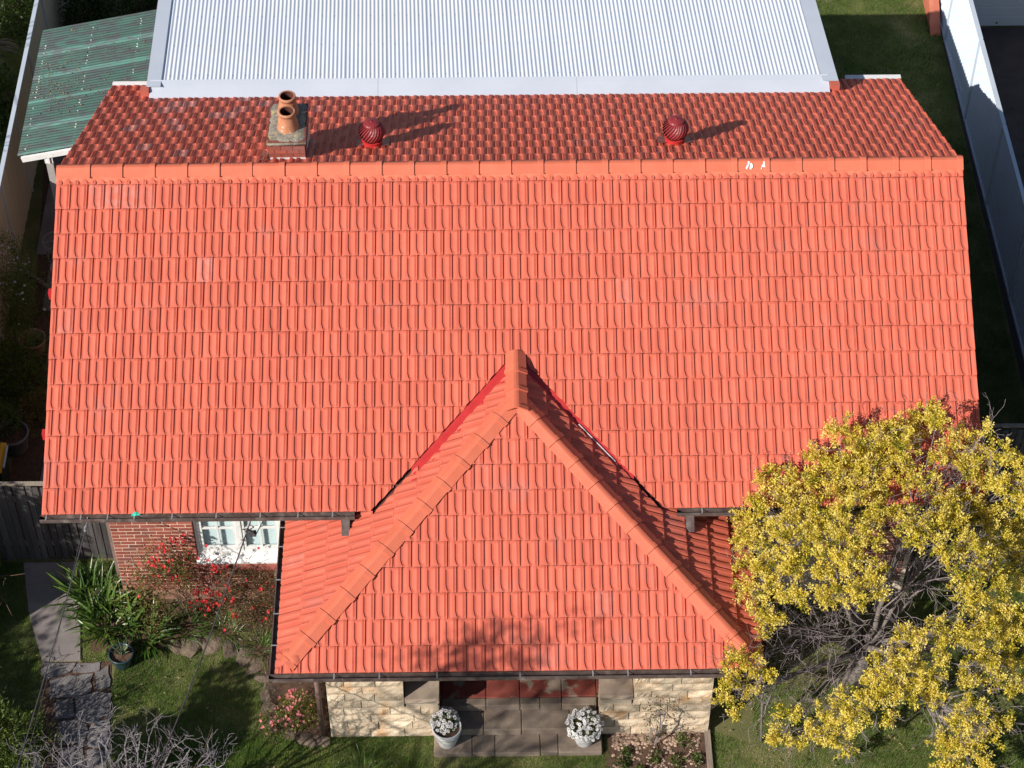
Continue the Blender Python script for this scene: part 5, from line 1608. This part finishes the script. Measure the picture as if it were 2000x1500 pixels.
shade_tree('street_tree', (-9.0, -15.0, 0), (-8.75, -14.75, 9.2), (2.0, 1.1, 1.1), 1300, .13, 'tall thin crowned tree of the front verge', limbs=18)
shade_tree('street_tree', (-10.9, -16.4, 0), (-10.6, -16.0, 9.2), (1.3, 1.0, 1.0), 250, .12, 'tall bare limbed tree of the front verge furthest from the house', limbs=18)
shade_tree('garden_tree', (-15.0, 4.2, 0), (-14.6, 4.2, 3.4), (2.2, 3.2, 1.7), 22000, .2, 'dark tree beyond the cream fence')

# ---------------------------------------------------------------- grass
def vnoise(x, y, s, seed):
    xi = x * s; yi = y * s
    def h(a, b):
        v = np.sin(a * 127.1 + b * 311.7 + seed * 74.7) * 43758.5453
        return v - np.floor(v)
    x0 = np.floor(xi); y0 = np.floor(yi); fx = xi - x0; fy = yi - y0
    fx = fx * fx * (3 - 2 * fx); fy = fy * fy * (3 - 2 * fy)
    return (h(x0, y0) * (1 - fx) + h(x0 + 1, y0) * fx) * (1 - fy) + (h(x0, y0 + 1) * (1 - fx) + h(x0 + 1, y0 + 1) * fx) * fy
def inside(x, y, poly):
    r = np.zeros(len(x), bool); j = len(poly) - 1
    for i in range(len(poly)):
        xi, yi = poly[i]; xj, yj = poly[j]
        c = ((yi > y) != (yj > y)) & (x < (xj - xi) * (y - yi) / (yj - yi + 1e-12) + xi)
        r ^= c; j = i
    return r
bed = bedpts
VV = []; TT2 = []
def lawn(x0, x1, y0, y1, dens, hgt, holes=(), green=0.0, bare=.3):
    n = int((x1 - x0) * (y1 - y0) * dens)
    x = NP.uniform(x0, x1, n); y = NP.uniform(y0, y1, n)
    k = np.ones(n, bool)
    for h in holes: k &= ~inside(x, y, h)
    nz = vnoise(x, y, 1.3, 1) * .5 + vnoise(x, y, 4.1, 2) * .3 + vnoise(x, y, 11, 3) * .2
    k &= NP.uniform(0, 1, n) < np.clip(1.5 - bare * 2 * np.clip(nz - .25, 0, 1) * 2, .12, 1)
    x = x[k]; y = y[k]; nz = nz[k]; n = len(x)
    h = hgt * NP.uniform(.5, 1.3, n) * (1.35 - nz)
    an = NP.uniform(0, 2 * np.pi, n); ln = NP.uniform(.2, .9, n) * h
    wd = NP.uniform(.004, .009, n)
    P = np.stack([x, y, np.zeros(n)], 1)
    sx = np.stack([-np.sin(an), np.cos(an), np.zeros(n)], 1) * wd[:, None] * .5
    tip = P + np.stack([np.cos(an) * ln, np.sin(an) * ln, h], 1)
    VV.append(np.stack([P - sx, P + sx, tip], 1))
    TT2.append(np.clip(nz * 1.15 - .15 + NP.normal(size=n) * .17 - green, 0, 1))
pathflag = [(-7.7, -5.8), (-6.5, -5.8), (-6.4, -8.6), (-7.3, -8.6)]
conc = [(-8.25, -3.75), (-7.3, -3.75), (-7.05, -5.8), (-7.7, -5.8), (-8.03, -4.83)]
stepsP = [(-1.32, -7.7), (1.36, -7.7), (1.36, -6), (-1.32, -6)]
lawn(-9.2, -2.9, -9.0, -3.75, 7000, .05, (bed, pathflag, conc), .02, .22)
lawn(-6.3, 1.45, -9.0, -7.2, 8000, .05, ([(-6.5, -7.3), (-3.2, -7.3), (-3.2, -7.2), (-6.5, -7.2)], stepsP, [(-2.95, -7.3), (-1.2, -7.3), (-1.2, -6), (-2.95, -6)], pathflag), .08, .2)
lawn(3.05, 9.3, -9.2, -2.7, 6000, .042, ([(3, -4.5), (6.5, -4.5), (6.5, -2), (3, -2)], [(3.0, -7.25), (3.75, -7.5), (3.75, -4), (3, -4)]), -.10, .42)
lawn(6.6, 9.2, -2.5, 4.5, 3500, .05, (), .1, .25)
lawn(5.8, 9.2, 4.5, 12.5, 4500, .05, (), .0, .3)
lawn(-11.5, -9.4, 4.0, 12.5, 2500, .08, (), .1, .25)
tag(quads('lawn_grass', np.concatenate(VV), LM['grass'], None, np.concatenate(TT2), 'stuff', k=3), 'short mown grass with straw coloured patches', 'grass')
# fallen leaves on the lawns
n = 420
x = np.concatenate([NP.uniform(-9, -2, 170), NP.uniform(3.2, 8, 200), NP.uniform(6.5, 9, 50)]); y = np.concatenate([NP.uniform(-8.3, -5.6, 170), NP.uniform(-8.4, -5.8, 200), NP.uniform(5, 11, 50)])
P = np.stack([x, y, np.full(n, .05)], 1)
D = NP.normal(size=(n, 3)) * [1, 1, .2]
tag(quads('fallen_leaves', leaf_quads(P, D, NP.uniform(.03, .07, n), NP.uniform(.02, .035, n), face=np.array([[0, 0, 1.0]])), MT['straw'], None, None, 'stuff'), 'dry leaves fallen on the lawns', 'leaves')
